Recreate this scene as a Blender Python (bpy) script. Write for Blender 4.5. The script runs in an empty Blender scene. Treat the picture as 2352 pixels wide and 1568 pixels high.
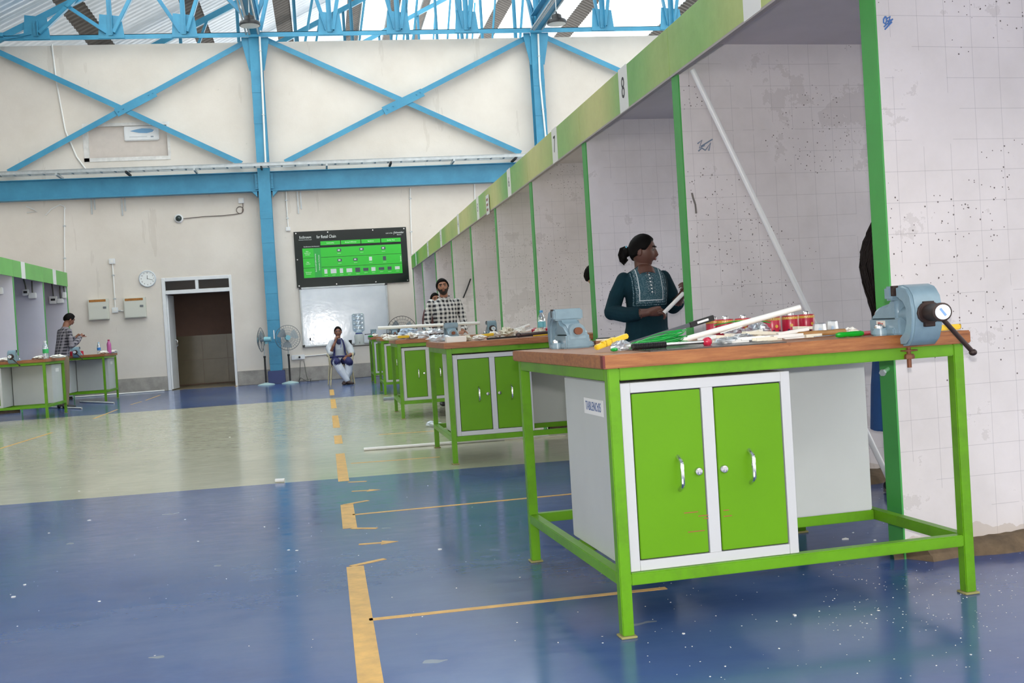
import bpy, bmesh, math, random
from mathutils import Vector, Matrix, kdtree
SC = bpy.context.scene
COL = SC.collection
random.seed(7)
R = math.radians
# ------------------------------------------------------------------ camera
FPX, YAW, PIT, ROLL, CAMH = 2508.76, .1696, -.0173, .0613, 1.0603
_ca, _sa, _cp, _sp, _cr, _sr = math.cos(YAW), math.sin(YAW), math.cos(PIT), math.sin(PIT), math.cos(ROLL), math.sin(ROLL)
_right = Vector((_ca, -_sa, 0)); _f0 = Vector((_sa, _ca, 0)); _u0 = Vector((0, 0, 1))
FW = _cp*_f0 + _sp*_u0
_up = -_sp*_f0 + _cp*_u0
RT = _cr*_right - _sr*_up
UP = _sr*_right + _cr*_up
CAM = Vector((0, 0, CAMH))
cd = bpy.data.cameras.new('camera'); cam = bpy.data.objects.new('camera', cd); COL.objects.link(cam)
cd.sensor_width = 36; cd.lens = FPX/2352*36; cd.clip_start = .05; cd.clip_end = 500
cam.matrix_world = Matrix(((RT.x, UP.x, -FW.x, 0), (RT.y, UP.y, -FW.y, 0), (RT.z, UP.z, -FW.z, CAMH), (0, 0, 0, 1)))
SC.camera = cam
# ------------------------------------------------------------------ world, flash, exposure
SC.view_settings.view_transform = 'Standard'; SC.view_settings.look = 'None'
SC.view_settings.exposure = 0.0; SC.view_settings.gamma = 1.0; SC.view_settings.use_curve_mapping = False
w = bpy.data.worlds.new('overcast_sky'); SC.world = w; w.use_nodes = True
_n = w.node_tree.nodes; _bg = _n['Background']
_bg.inputs['Color'].default_value = (1.0, .975, .94, 1); _bg.inputs['Strength'].default_value = 4.1
# the photographer's flash, sitting just above the lens
_fl = bpy.data.lights.new('camera_flash', 'SPOT'); _fl.energy = 380; _fl.shadow_soft_size = .025
_fl.spot_size = R(85); _fl.spot_blend = .6; _fl.color = (1, .97, .94)
flash = bpy.data.objects.new('camera_flash', _fl); COL.objects.link(flash)
flash.location = CAM + UP*.12 - FW*.02
flash.rotation_euler = cam.matrix_world.to_euler()

# ------------------------------------------------------------------ pixel helpers (a pixel gives a direction only)
def ray(px, py): return FW + RT*((px-1176)/FPX) - UP*((py-784)/FPX)
def onp(px, py, ax, v):
    r = ray(px, py); i = 'XYZ'.index(ax)
    return CAM + r*((v-CAM[i])/r[i])
def proj(p):
    d = Vector(p)-CAM; z = d.dot(FW)
    return 1176+FPX*d.dot(RT)/z, 784-FPX*d.dot(UP)/z

# ------------------------------------------------------------------ mesh builder
def frame_from(d, hint=None):
    d = d.normalized()
    h = hint or (Vector((0, 0, 1)) if abs(d.z) < .9 else Vector((1, 0, 0)))
    a = h.cross(d).normalized(); b = d.cross(a).normalized()
    return a, b
class MB:
    def __init__(s): s.v = []; s.f = []; s.m = []
    def _add(s, vs, fs, mi=0):
        o = len(s.v); s.v += [tuple(v) for v in vs]; s.f += [tuple(i+o for i in f) for f in fs]; s.m += [mi]*len(fs); return s
    def box(s, x0, x1, y0, y1, z0, z1, M=None, mi=0):
        vs = [Vector(p) for p in ((x0,y0,z0),(x1,y0,z0),(x1,y1,z0),(x0,y1,z0),(x0,y0,z1),(x1,y0,z1),(x1,y1,z1),(x0,y1,z1))]
        if M: vs = [M @ v for v in vs]
        return s._add(vs, [(0,3,2,1),(4,5,6,7),(0,1,5,4),(1,2,6,5),(2,3,7,6),(3,0,4,7)], mi)
    def cyl(s, p0, p1, r0, r1=None, n=12, mi=0, hint=None):
        return s.tube([p0, p1], [r0, r0 if r1 is None else r1], n, mi, hint=hint)
    def tube(s, pts, rad, n=10, mi=0, hint=None, closed=False):
        """rad: number or (ra,rb) per point; sections follow the path"""
        pts = [Vector(p) for p in pts]
        if not isinstance(rad, (list, tuple)): rad = [rad]*len(pts)
        rings = []; pa = None
        for i, p in enumerate(pts):
            if closed: d = pts[(i+1) % len(pts)]-pts[i-1]
            elif i == 0: d = pts[1]-p
            elif i == len(pts)-1: d = p-pts[i-1]
            else: d = (pts[i+1]-p).normalized()+(p-pts[i-1]).normalized()
            if d.length < 1e-9: d = Vector((0, 0, 1))
            d.normalize()
            if pa is None: a, b = frame_from(d, hint)
            else:
                a = (pa-d*pa.dot(d))
                a = a.normalized() if a.length > 1e-6 else frame_from(d)[0]
                b = d.cross(a).normalized()
            pa = a
            r = rad[i]; ra, rb = r if isinstance(r, (list, tuple)) else (r, r)
            rings.append([p+a*(ra*math.cos(2*math.pi*k/n))+b*(rb*math.sin(2*math.pi*k/n)) for k in range(n)])
        vs = [v for r in rings for v in r]; fs = []
        m = len(rings)
        for i in range(m if closed else m-1):
            j = (i+1) % m
            for k in range(n): fs.append((i*n+k, i*n+(k+1) % n, j*n+(k+1) % n, j*n+k))
        if not closed: fs += [tuple(range(n-1, -1, -1)), tuple((m-1)*n+k for k in range(n))]
        return s._add(vs, fs, mi)
    def sphere(s, c, r, nu=14, nv=9, mi=0, M=None):
        c = Vector(c); r = r if isinstance(r, (list, tuple)) else (r, r, r)
        vs = [Vector((0, 0, -r[2]))]
        for j in range(1, nv):
            t = -math.pi/2+math.pi*j/nv
            for i in range(nu):
                a = 2*math.pi*i/nu; vs.append(Vector((r[0]*math.cos(t)*math.cos(a), r[1]*math.cos(t)*math.sin(a), r[2]*math.sin(t))))
        vs.append(Vector((0, 0, r[2])))
        if M: vs = [M @ v for v in vs]
        vs = [v+c for v in vs]; fs = []
        for i in range(nu): fs.append((0, 1+(i+1) % nu, 1+i))
        for j in range(nv-2):
            for i in range(nu):
                a = 1+j*nu; fs.append((a+i, a+(i+1) % nu, a+nu+(i+1) % nu, a+nu+i))
        L = len(vs)-1; a = 1+(nv-2)*nu
        for i in range(nu): fs.append((a+i, a+(i+1) % nu, L))
        return s._add(vs, fs, mi)
    def lathe(s, prof, n=20, M=None, mi=0, cap=True):
        """prof: list of (radius, z)"""
        vs = []
        for r, z in prof:
            for k in range(n): vs.append(Vector((r*math.cos(2*math.pi*k/n), r*math.sin(2*math.pi*k/n), z)))
        if M: vs = [M @ v for v in vs]
        fs = []
        for i in range(len(prof)-1):
            for k in range(n): fs.append((i*n+k, i*n+(k+1) % n, (i+1)*n+(k+1) % n, (i+1)*n+k))
        if cap:
            fs += [tuple(range(n-1, -1, -1)), tuple((len(prof)-1)*n+k for k in range(n))]
        return s._add(vs, fs, mi)
    def prism(s, prof, d0, d1, M=None, mi=0):
        """prof: 2-D outline (x,z) counter-clockwise seen from -y; extruded d0..d1 along y"""
        n = len(prof)
        vs = [Vector((x, d0, z)) for x, z in prof]+[Vector((x, d1, z)) for x, z in prof]
        if M: vs = [M @ v for v in vs]
        fs = [tuple(range(n)), tuple(range(2*n-1, n-1, -1))]+[(i, i+n, (i+1) % n+n, (i+1) % n) for i in range(n)]
        return s._add(vs, fs, mi)
    def quad(s, a, b, c, d, mi=0): return s._add([a, b, c, d], [(0, 1, 2, 3)], mi)
    def join(s, o, M=None):
        vs = [Vector(v) for v in o.v]
        if M: vs = [M @ v for v in vs]
        k = len(s.v); s.v += [tuple(v) for v in vs]; s.f += [tuple(i+k for i in f) for f in o.f]; s.m += o.m; return s
    def build(s, name, mats, parent=None, smooth=True, bevel=0, seg=2, loc=None, rot=None, ang=38):
        me = bpy.data.meshes.new(name); me.from_pydata(s.v, [], s.f)
        mats = mats if isinstance(mats, (list, tuple)) else [mats]
        for m in mats: me.materials.append(m)
        if len(mats) > 1: me.polygons.foreach_set('material_index', s.m)
        bm = bmesh.new(); bm.from_mesh(me)
        bmesh.ops.recalc_face_normals(bm, faces=bm.faces)
        if bevel > 0:
            es = [e for e in bm.edges if len(e.link_faces) == 2 and e.calc_face_angle(0) > R(40)]
            bmesh.ops.bevel(bm, geom=es, offset=bevel, offset_type='OFFSET', segments=seg, affect='EDGES', clamp_overlap=True)
        bm.to_mesh(me); bm.free()
        if smooth: me.shade_smooth(); me.set_sharp_from_angle(angle=R(ang))
        o = bpy.data.objects.new(name, me); COL.objects.link(o)
        if parent: o.parent = parent
        if loc is not None: o.location = loc
        if rot is not None: o.rotation_euler = rot
        return o
def tag(o, label=None, cat=None, group=None, kind=None):
    if label: o['label'] = label
    if cat: o['category'] = cat
    if group: o['group'] = group
    if kind: o['kind'] = kind
    return o
def thing(name, label, cat, loc=(0, 0, 0), rz=0, group=None):
    o = bpy.data.objects.new(name, None); COL.objects.link(o); o.empty_display_size = .1
    o.location = loc; o.rotation_euler = (0, 0, rz)
    return tag(o, label, cat, group)
def copy_tree(o, parent=None):
    c = o.copy(); COL.objects.link(c); c.parent = parent
    for ch in list(o.children): copy_tree(ch, c)
    return c
def textmesh(body, size, ext=.0006):
    cu = bpy.data.curves.new('txt', 'FONT'); cu.body = body; cu.size = size; cu.extrude = ext; cu.align_x = 'CENTER'; cu.align_y = 'CENTER'; cu.resolution_u = 3
    o = bpy.data.objects.new('txt', cu); COL.objects.link(o)
    me = bpy.data.meshes.new_from_object(o.evaluated_get(bpy.context.evaluated_depsgraph_get()))
    bpy.data.objects.remove(o); bpy.data.curves.remove(cu); return me
def text(body, size, mat, parent, loc, rot=(R(90), 0, 0), sx=1, name='lettering', ext=.0006):
    me = textmesh(body, size, ext); me.materials.clear(); me.materials.append(mat)
    o = bpy.data.objects.new(name, me); COL.objects.link(o); o.parent = parent; o.location = loc; o.rotation_euler = rot; o.scale = (sx, 1, 1)
    return o

# ------------------------------------------------------------------ materials
def lin(c):
    if isinstance(c, str): c = [int(c[i:i+2], 16)/255 for i in (0, 2, 4)]
    return tuple((x/12.92 if x <= .04045 else ((x+.055)/1.055)**2.4) for x in c)+(1,)
class NT:
    def __init__(s, name):
        s.mat = bpy.data.materials.new(name); s.mat.use_nodes = True
        s.t = s.mat.node_tree; s.bsdf = s.t.nodes['Principled BSDF']; s.out = s.t.nodes['Material Output']
    def n(s, ty, **kw):
        d = s.t.nodes.new(ty)
        for k, v in kw.items(): setattr(d, k, v)
        return d
    def l(s, a, b): s.t.links.new(a, b)
    def coord(s, kind='Object'):
        return s.n('ShaderNodeTexCoord').outputs[kind]
    def noise(s, vec, scale=5, detail=3, rough=.5, sc=None):
        if sc:
            mp = s.n('ShaderNodeMapping'); mp.inputs['Scale'].default_value = sc; s.l(vec, mp.inputs['Vector']); vec = mp.outputs['Vector']
        d = s.n('ShaderNodeTexNoise'); d.inputs['Scale'].default_value = scale; d.inputs['Detail'].default_value = detail; d.inputs['Roughness'].default_value = rough
        s.l(vec, d.inputs['Vector']); return d.outputs['Fac']
    def ramp(s, fac, stops):
        d = s.n('ShaderNodeValToRGB'); e = d.color_ramp.elements
        while len(e) < len(stops): e.new(.5)
        for el, (p, c) in zip(e, stops): el.position = p; el.color = c if len(c) == 4 else tuple(c)+(1,)
        s.l(fac, d.inputs['Fac']); return d.outputs['Color']
    def mix(s, fac, a, b, mode='MIX'):
        d = s.n('ShaderNodeMix', data_type='RGBA', blend_type=mode)
        for k, v in ((0, fac), (6, a), (7, b)):
            if hasattr(v, 'is_linked') or hasattr(v, 'links'): s.l(v, d.inputs[k])
            else: d.inputs[k].default_value = v
        return d.outputs[2]
    def math(s, op, a, b=0, c=0):
        d = s.n('ShaderNodeMath', operation=op)
        for k, v in ((0, a), (1, b), (2, c)):
            if hasattr(v, 'links'): s.l(v, d.inputs[k])
            else: d.inputs[k].default_value = v
        return d.outputs[0]
    def xyz(s, vec):
        d = s.n('ShaderNodeSeparateXYZ'); s.l(vec, d.inputs[0]); return d.outputs
    def bump(s, h, strength=.2, dist=.01):
        d = s.n('ShaderNodeBump'); d.inputs['Strength'].default_value = strength; d.inputs['Distance'].default_value = dist
        s.l(h, d.inputs['Height']); s.l(d.outputs[0], s.bsdf.inputs['Normal'])
    def set(s, **kw):
        for k, v in kw.items():
            i = s.bsdf.inputs[k.replace('_', ' ')]
            if hasattr(v, 'links'): s.l(v, i)
            else: i.default_value = v
        return s
MATS = {}
def simple(name, c, rough=.5, metal=0, var=0, vscale=6, bump=0, bscale=40, alpha=1, trans=0, coat=0, spec=.5, emit=0):
    if name in MATS: return MATS[name]
    t = NT(name); c = lin(c)
    t.set(Roughness=rough, Metallic=metal)
    t.bsdf.inputs['Specular IOR Level'].default_value = spec
    if var:
        co = t.coord(); f = t.noise(co, vscale, 5, .6)
        dk = tuple(x*(1-var) for x in c[:3])+(1,); lt = tuple(min(1, x*(1+var*.6)) for x in c[:3])+(1,)
        t.set(Base_Color=t.ramp(f, [(.3, dk), (.7, lt)]))
    else: t.set(Base_Color=c)
    if bump: t.bump(t.noise(t.coord(), bscale, 3), bump, .005)
    if trans: t.bsdf.inputs['Transmission Weight'].default_value = trans
    if alpha < 1: t.bsdf.inputs['Alpha'].default_value = alpha
    if coat: t.bsdf.inputs['Coat Weight'].default_value = coat; t.bsdf.inputs['Coat Roughness'].default_value = .08
    if emit: t.bsdf.inputs['Emission Color'].default_value = c; t.bsdf.inputs['Emission Strength'].default_value = emit
    MATS[name] = t.mat; return t.mat
def rotz(a): return Matrix.Rotation(a, 4, 'Z')
# ================================================================== surface materials
def m_floor():
    t = NT('epoxy_floor'); co = t.coord(); x, y, z = t.xyz(co)
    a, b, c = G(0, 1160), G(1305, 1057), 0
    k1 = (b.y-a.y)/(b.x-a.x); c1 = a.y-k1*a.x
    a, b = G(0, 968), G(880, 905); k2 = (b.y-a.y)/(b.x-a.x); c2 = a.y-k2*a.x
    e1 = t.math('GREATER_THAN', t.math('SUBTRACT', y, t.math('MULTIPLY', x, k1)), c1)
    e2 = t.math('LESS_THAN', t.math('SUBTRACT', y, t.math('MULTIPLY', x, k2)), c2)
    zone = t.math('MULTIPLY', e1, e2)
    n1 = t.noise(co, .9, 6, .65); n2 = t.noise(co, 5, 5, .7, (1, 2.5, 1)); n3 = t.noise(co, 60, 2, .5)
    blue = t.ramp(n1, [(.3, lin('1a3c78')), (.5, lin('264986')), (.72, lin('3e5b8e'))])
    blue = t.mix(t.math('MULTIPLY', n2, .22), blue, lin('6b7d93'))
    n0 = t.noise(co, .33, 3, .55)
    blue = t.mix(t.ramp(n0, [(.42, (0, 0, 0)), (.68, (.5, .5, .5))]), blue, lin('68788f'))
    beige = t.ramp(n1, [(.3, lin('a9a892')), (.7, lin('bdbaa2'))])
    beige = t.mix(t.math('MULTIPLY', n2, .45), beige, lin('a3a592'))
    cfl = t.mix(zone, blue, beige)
    # paint scabs and pale scuffs
    v = t.n('ShaderNodeTexVoronoi'); v.inputs['Scale'].default_value = 3.4
    mp = t.n('ShaderNodeMapping'); mp.inputs['Scale'].default_value = (.7, 1.3, 1); t.l(co, mp.inputs['Vector'])
    nz = t.n('ShaderNodeTexNoise'); nz.inputs['Scale'].default_value = 9; t.l(co, nz.inputs['Vector'])
    ad = t.n('ShaderNodeVectorMath', operation='MULTIPLY_ADD'); t.l(nz.outputs['Color'], ad.inputs[0]); ad.inputs[1].default_value = (.12, .12, 0); t.l(mp.outputs[0], ad.inputs[2])
    t.l(ad.outputs[0], v.inputs['Vector'])
    sp = t.math('LESS_THAN', v.outputs['Distance'], .085)
    rnd = t.xyz(v.outputs['Color'])[0]
    sp = t.math('MULTIPLY', sp, t.math('GREATER_THAN', rnd, .55))
    cfl = t.mix(t.math('MULTIPLY', sp, .4), cfl, lin('a9ac9c'))
    v2 = t.n('ShaderNodeTexVoronoi'); v2.inputs['Scale'].default_value = 9; t.l(co, v2.inputs['Vector'])
    s2 = t.math('MULTIPLY', t.math('LESS_THAN', v2.outputs['Distance'], .035), t.math('GREATER_THAN', t.xyz(v2.outputs['Color'])[1], .72))
    cfl = t.mix(s2, cfl, lin('d8dad8'))
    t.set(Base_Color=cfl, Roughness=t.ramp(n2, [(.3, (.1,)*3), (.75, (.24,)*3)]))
    t.bsdf.inputs['IOR'].default_value = 1.47
    t.bump(t.noise(co, 1.1, 2, .4), .025, .02)
    return t.mat
def m_wall(name, c1, c2, c3, sc=.7):
    t = NT(name); co = t.coord()
    n = t.noise(co, sc, 6, .62); s = t.noise(co, 1.2, 4, .6, (2.6, 2.6, .35))
    c = t.ramp(n, [(.3, lin(c2)), (.62, lin(c1))])
    c = t.mix(t.math('MULTIPLY', t.math('GREATER_THAN', s, .64), .25), c, lin(c3))
    sp = t.noise(co, 3.1, 8, .75)
    c = t.mix(t.math('MULTIPLY', t.math('GREATER_THAN', sp, .70), .5), c, lin('8a8178'))
    t.set(Base_Color=c, Roughness=.75); t.bump(t.noise(co, 25, 4), .12, .01)
    return t.mat
def m_partition():
    t = NT('drilled_partition_board'); oi = t.n('ShaderNodeObjectInfo'); co0 = t.coord()
    ad = t.n('ShaderNodeVectorMath', operation='ADD'); t.l(co0, ad.inputs[0]); t.l(oi.outputs['Location'], ad.inputs[1]); co = ad.outputs[0]
    x, y, z = t.xyz(co0)
    n = t.noise(co, 1.3, 6, .65)
    c = t.ramp(n, [(.3, lin('c9c3c2')), (.7, lin('e0dadb'))])
    c = t.mix(t.math('MULTIPLY', t.math('GREATER_THAN', t.noise(co, 2.6, 7, .7), .6), .25), c, lin('9b938e'))
    # pencil grid
    br = t.math('GREATER_THAN', t.noise(co, 2.2, 2, .5), .42)
    for ax, step in ((x, .1265), (z, .1265)):
        fr = t.math('FRACT', t.math('DIVIDE', t.math('ADD', ax, t.math('MULTIPLY', t.noise(co, 1.1, 1), .012)), step))
        ln = t.math('LESS_THAN', t.math('ABSOLUTE', t.math('SUBTRACT', fr, .5)), .009)
        c = t.mix(t.math('MULTIPLY', t.math('MULTIPLY', ln, br), .32), c, lin('6b6670'))
    # screw holes
    for sc, rad, cut, lo in ((15, .055, .45, .9), (30, .075, .55, 1.0)):
        v = t.n('ShaderNodeTexVoronoi'); v.inputs['Scale'].default_value = sc
        cb = t.n('ShaderNodeCombineXYZ'); t.l(x, cb.inputs[0]); t.l(z, cb.inputs[1])
        a2 = t.n('ShaderNodeVectorMath', operation='ADD'); t.l(cb.outputs[0], a2.inputs[0]); t.l(oi.outputs['Location'], a2.inputs[1])
        v.voronoi_dimensions = '2D'; t.l(a2.outputs[0], v.inputs['Vector'])
        hole = t.math('LESS_THAN', v.outputs['Distance'], rad)
        hole = t.math('MULTIPLY', hole, t.math('GREATER_THAN', t.xyz(v.outputs['Color'])[0], cut))
        hole = t.math('MULTIPLY', hole, t.math('GREATER_THAN', t.noise(co, 1.9, 3, .6), .53))
        hole = t.math('MULTIPLY', hole, t.math('GREATER_THAN', z, lo-.2))
        c = t.mix(t.math('MULTIPLY', hole, .9), c, lin('473a38'))
    # dirt rising from the bottom edge
    d = t.math('LESS_THAN', t.math('ADD', z, t.math('MULTIPLY', t.noise(co, 6, 4), -.16)), .015)
    c = t.mix(t.math('MULTIPLY', d, .4), c, lin('a08d76'))
    t.set(Base_Color=c, Roughness=.6); return t.mat
def m_fascia():
    t = NT('printed_green_fascia'); oi = t.n('ShaderNodeObjectInfo'); co0 = t.coord()
    x, y, z = t.xyz(co0)
    ad = t.n('ShaderNodeVectorMath', operation='ADD'); t.l(co0, ad.inputs[0]); t.l(oi.outputs['Location'], ad.inputs[1])
    n = t.noise(ad.outputs[0], .62, 1, .4, (.1, 1, .12))
    c = t.ramp(n, [(.34, lin('52a84a')), (.44, lin('85b85a')), (.54, lin('adbd66')), (.66, lin('cfcc7c'))])
    c = t.mix(.18, c, t.ramp(t.noise(ad.outputs[0], 7, 4, .7), [(.3, lin('5d7a48')), (.7, lin('b4cc8c'))]))
    t.set(Base_Color=c, Roughness=.38); return t.mat
def m_green():
    t = NT('green_enamel'); co = t.coord(); n = t.noise(co, 4, 5, .7)
    c = t.ramp(n, [(.25, lin('527c18')), (.5, lin('5f9812')), (.8, lin('68a018'))])
    d = t.noise(co, 14, 6, .8)
    c = t.mix(t.math('MULTIPLY', t.math('GREATER_THAN', d, .69), .55), c, lin('77724a'))
    t.set(Base_Color=c, Roughness=.36); t.bsdf.inputs['Specular IOR Level'].default_value = .35; t.bump(t.noise(co, 70, 2), .05, .002); return t.mat
def m_wood():
    t = NT('varnished_wood'); co = t.coord(); n = t.noise(co, 5, 8, .72, (1.2, 7, 14))
    c = t.ramp(n, [(.28, lin('774424')), (.5, lin('9a6036')), (.72, lin('b07745'))])
    k = t.noise(co, 9, 2, .5)
    c = t.mix(t.math('MULTIPLY', t.math('GREATER_THAN', k, .68), .5), c, lin('7a4325'))
    t.set(Base_Color=c, Roughness=.42); return t.mat
def m_steel():
    t = NT('blue_steel_paint'); co = t.coord(); n = t.noise(co, 1.1, 5, .7)
    t.set(Base_Color=t.ramp(n, [(.3, lin('3583a6')), (.7, lin('479cbf'))]), Roughness=.42); return t.mat
def m_glass(name, tint=(.95, .98, 1), rough=.05, mixf=.85):
    t = NT(name); g = t.n('ShaderNodeBsdfGlossy'); g.inputs['Roughness'].default_value = rough; g.inputs['Color'].default_value = (.9, .95, 1, 1)
    tr = t.n('ShaderNodeBsdfTransparent'); tr.inputs['Color'].default_value = tuple(tint)+(1,)
    m = t.n('ShaderNodeMixShader'); m.inputs[0].default_value = 1-mixf
    t.l(tr.outputs[0], m.inputs[1]); t.l(g.outputs[0], m.inputs[2]); t.l(m.outputs[0], t.out.inputs['Surface']); return t.mat
def m_skylight(name, tint, opq):
    """milky corrugated sheet: part clear, part scattering"""
    t = NT(name); tr = t.n('ShaderNodeBsdfTransparent'); tr.inputs['Color'].default_value = tuple(tint)+(1,)
    tl = t.n('ShaderNodeBsdfTranslucent'); tl.inputs['Color'].default_value = (.8, .9, .95, 1)
    m = t.n('ShaderNodeMixShader'); m.inputs[0].default_value = opq
    t.l(tr.outputs[0], m.inputs[1]); t.l(tl.outputs[0], m.inputs[2]); t.l(m.outputs[0], t.out.inputs['Surface']); return t.mat
def m_plaid(name, base, dark, mid, step, rot=0.0):
    t = NT(name); co = t.coord()
    mp = t.n('ShaderNodeMapping'); mp.inputs['Rotation'].default_value = (0, 0, rot); t.l(co, mp.inputs['Vector'])
    x, y, z = t.xyz(mp.outputs[0])
    wob = t.math('MULTIPLY', t.noise(co, 9, 2), .02)
    fa = t.math('FRACT', t.math('DIVIDE', t.math('ADD', t.math('ADD', x, t.math('MULTIPLY', y, .35)), wob), step))
    fb = t.math('FRACT', t.math('DIVIDE', t.math('ADD', z, wob), step))
    a = t.math('LESS_THAN', fa, .5); b = t.math('LESS_THAN', fb, .5)
    c = t.mix(t.math('MULTIPLY', t.math('ADD', a, b), .5), lin(base), lin(mid))
    c = t.mix(t.math('MULTIPLY', a, b), c, lin(dark))
    t.set(Base_Color=c, Roughness=.85); t.bump(t.noise(co, 11, 3), .35, .02); return t.mat

def G(px, py): return onp(px, py, 'Z', 0)
WY = 25.685
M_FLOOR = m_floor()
M_WALL = m_wall('cream_wall_paint', 'e2dad0', 'd6cdc2', 'bfb4a7')
M_CEM = simple('grey_cement', 'a29d96', .8, var=.25, vscale=5, bump=.3)
M_PART = m_partition(); M_FASC = m_fascia(); M_GREEN = m_green(); M_WOOD = m_wood(); M_STEEL = m_steel()
M_EDGE = simple('green_edge_paint', '46a04c', .4, var=.12, vscale=3)
M_WHITE = simple('white_paint', 'e2e3e4', .4, var=.05)
M_PVC = simple('white_pvc', 'e9e8e4', .35)
M_GREYP = simple('pale_grey_enamel', 'bcc0bd', .38, var=.06, vscale=2)
M_TAPE = simple('yellow_floor_tape', 'd0a04a', .45, var=.25, vscale=12)
M_CHROME = simple('chrome', 'd8d8d8', .18, 1)
M_BLACK = simple('black_plastic', '1b1b1d', .4)
M_DARK = simple('dark_iron', '3a2b27', .5, .3, var=.3, vscale=30)
M_RUBBER = simple('dark_rubber', '222326', .7)
M_GALV = simple('galvanised_steel', 'b9bfc1', .4, .5, var=.15, vscale=9)
M_VISE = simple('vise_blue_grey', '7c95a2', .3, 0, var=.12, vscale=16, bump=.06, bscale=90)
M_SHEET = simple('pale_blue_roof_sheet', 'd3e0ec', .4, .3, var=.12, vscale=1.5)
M_SHEETD = simple('dark_roof_sheet', '4a4744', .6, .2, var=.35, vscale=2.5)
M_SKY = m_skylight('clear_roof_sheet', (.86, .94, .97), .3)
M_GLASS = m_glass('window_glass', (.9, .9, .88), .05, .96)

# ================================================================== floor
b = MB(); b.box(-9.2, 21.2, -9.2, WY+.3, -.12, 0)
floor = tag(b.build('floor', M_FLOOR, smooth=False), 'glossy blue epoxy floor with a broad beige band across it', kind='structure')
def strip(p0, p1, w, name='floor_marking', mat=None, z=.0012):
    a, c = Vector((p0[0], p0[1], 0)), Vector((p1[0], p1[1], 0)); d = (c-a).normalized(); n = Vector((-d.y, d.x, 0))*w/2
    b = MB(); vs = [a-n, c-n, c+n, a+n]
    b._add([v for v in vs]+[v+Vector((0, 0, z)) for v in vs], [(0,3,2,1),(4,5,6,7),(0,1,5,4),(1,2,6,5),(2,3,7,6),(3,0,4,7)])
    return b.build(name, mat or M_TAPE, floor, smooth=False)
XL = .0715
def yl(py): return G(800, py).y
for p0, p1 in ((1700, 1302), (1213, 1158), (1104, 1040), (1017, 998), (980, 952), (935, 914), (905, 892)):
    strip((XL, yl(p0)), (XL, yl(p1)), .078)
for a, c in (((810, 1182), (1420, 1124)), ((848, 1423), (1530, 1350)), ((806, 1064), (1010, 1049)), ((870, 998), (1005, 989)), ((800, 1107), (842, 1105)), ((808, 1213), (866, 1213)), ((806, 1300), (884, 1283)), ((790, 1159), (846, 1149)),
             ((215, 961), (270, 940)), ((300, 929), (325, 922)), ((335, 919), (368, 907)), ((0, 1030), (120, 993)), ((540, 888), (552, 883))):
    strip(G(*a), G(*c), .034)
for a, c in (((824, 1250), (876, 1246)), ((808, 1128), (845, 1126))):
    A, C_ = G(*a), G(*c); strip(A, C_, .03)
    d = (C_-A).normalized(); n = Vector((-d.y, d.x, 0))
    b = MB(); h = .05
    tri = [C_+n*h, C_-n*h, C_+d*.085]
    b._add([v for v in tri]+[v+Vector((0, 0, .0012)) for v in tri], [(2,1,0),(3,4,5),(0,1,4,3),(1,2,5,4),(2,0,3,5)])
    b.build('floor_marking_arrow', M_TAPE, floor, smooth=False)
# crumbs of plaster and plastic: far too many and too small to count
b = MB(); rr = random.Random(3)
def crumb(x, y, s):
    h = s*rr.uniform(.2, .6); a0 = rr.random()*6
    k = rr.choice((3, 4, 5)); top = [Vector((x+s*rr.uniform(.6, 1.2)*math.cos(a0+6.283*i/k), y+s*rr.uniform(.6, 1.2)*math.sin(a0+6.283*i/k), 0)) for i in range(k)]
    b._add(top+[v+Vector((0, 0, h)) for v in top], [tuple(range(k))[::-1], tuple(range(k, 2*k))]+[(i, (i+1) % k, k+(i+1) % k, k+i) for i in range(k)])
for i in range(260):
    p = G(rr.uniform(1880, 2340), rr.uniform(1290, 1450)) if i < 150 else G(rr.uniform(1480, 2352), rr.uniform(1290, 1560)); crumb(p.x, p.y, rr.uniform(.0012, .003))
for i in range(150):
    p = G(rr.uniform(0, 2352), rr.triangular(930, 1568, 1150)); crumb(p.x, p.y, rr.uniform(.001, .0038))
for px, py, s in ((1825, 1413, .008), (2018, 1402, .006), (1570, 1455, .006), (1942, 1238, .016), (2010, 1241, .008), (1960, 1223, .006), (205, 1195, .012), (112, 1224, .007), (455, 1243, .007), (57, 1343, .007), (30, 1371, .010), (228, 1381, .008), (425, 1193, .007), (607, 1210, .006), (663, 1263, .008), (682, 1264, .009), (181, 1128, .011), (528, 1004, .012), (410, 973, .012), (1010, 1262, .01)):
    p = G(px, py); crumb(p.x, p.y, s)
tag(b.build('floor_debris', simple('debris_white', 'dcdcd8', .7), smooth=False), 'scattered white crumbs and plastic chips on the floor', 'debris', kind='stuff')

# ================================================================== walls
WT = 7.822
b = MB()
DX0, DX1, DZ = -3.545, -2.005, 2.545
WX0, WX1, WZ0, WZ1 = -5.0, -3.16, 5.30, 6.07
y0, y1 = WY, WY+.25
for x0, x1, z0, z1 in ((-9.2, WX0, 0, WT), (WX0, DX0, 0, WZ0), (WX0, DX0, WZ1, WT), (DX0, WX1, DZ, WZ0), (DX0, WX1, WZ1, WT), (WX1, DX1, DZ, WT), (DX1, 21.2, 0, WT)):
    b.box(x0, x1, y0, y1, z0, z1)
wall_back = tag(b.build('wall_back', M_WALL, smooth=False), 'tall cream plastered end wall under the roof trusses', kind='structure')
b = MB(); b.box(-9.2, -9, 5, 50, 0, 7.1); b.box(-9.2, -9, -9, 5, 0, .9); b.box(-9.2, -9, -9, 5, 2.5, 7.1)  # stretch past the end wall is added to shut out outside light
for k in range(4): b.box(-9.2, -9, -9+k*3.5, -8.8+k*3.5, .9, 2.5)  # unseen openings between posts, added to let daylight in from the rear left
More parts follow.
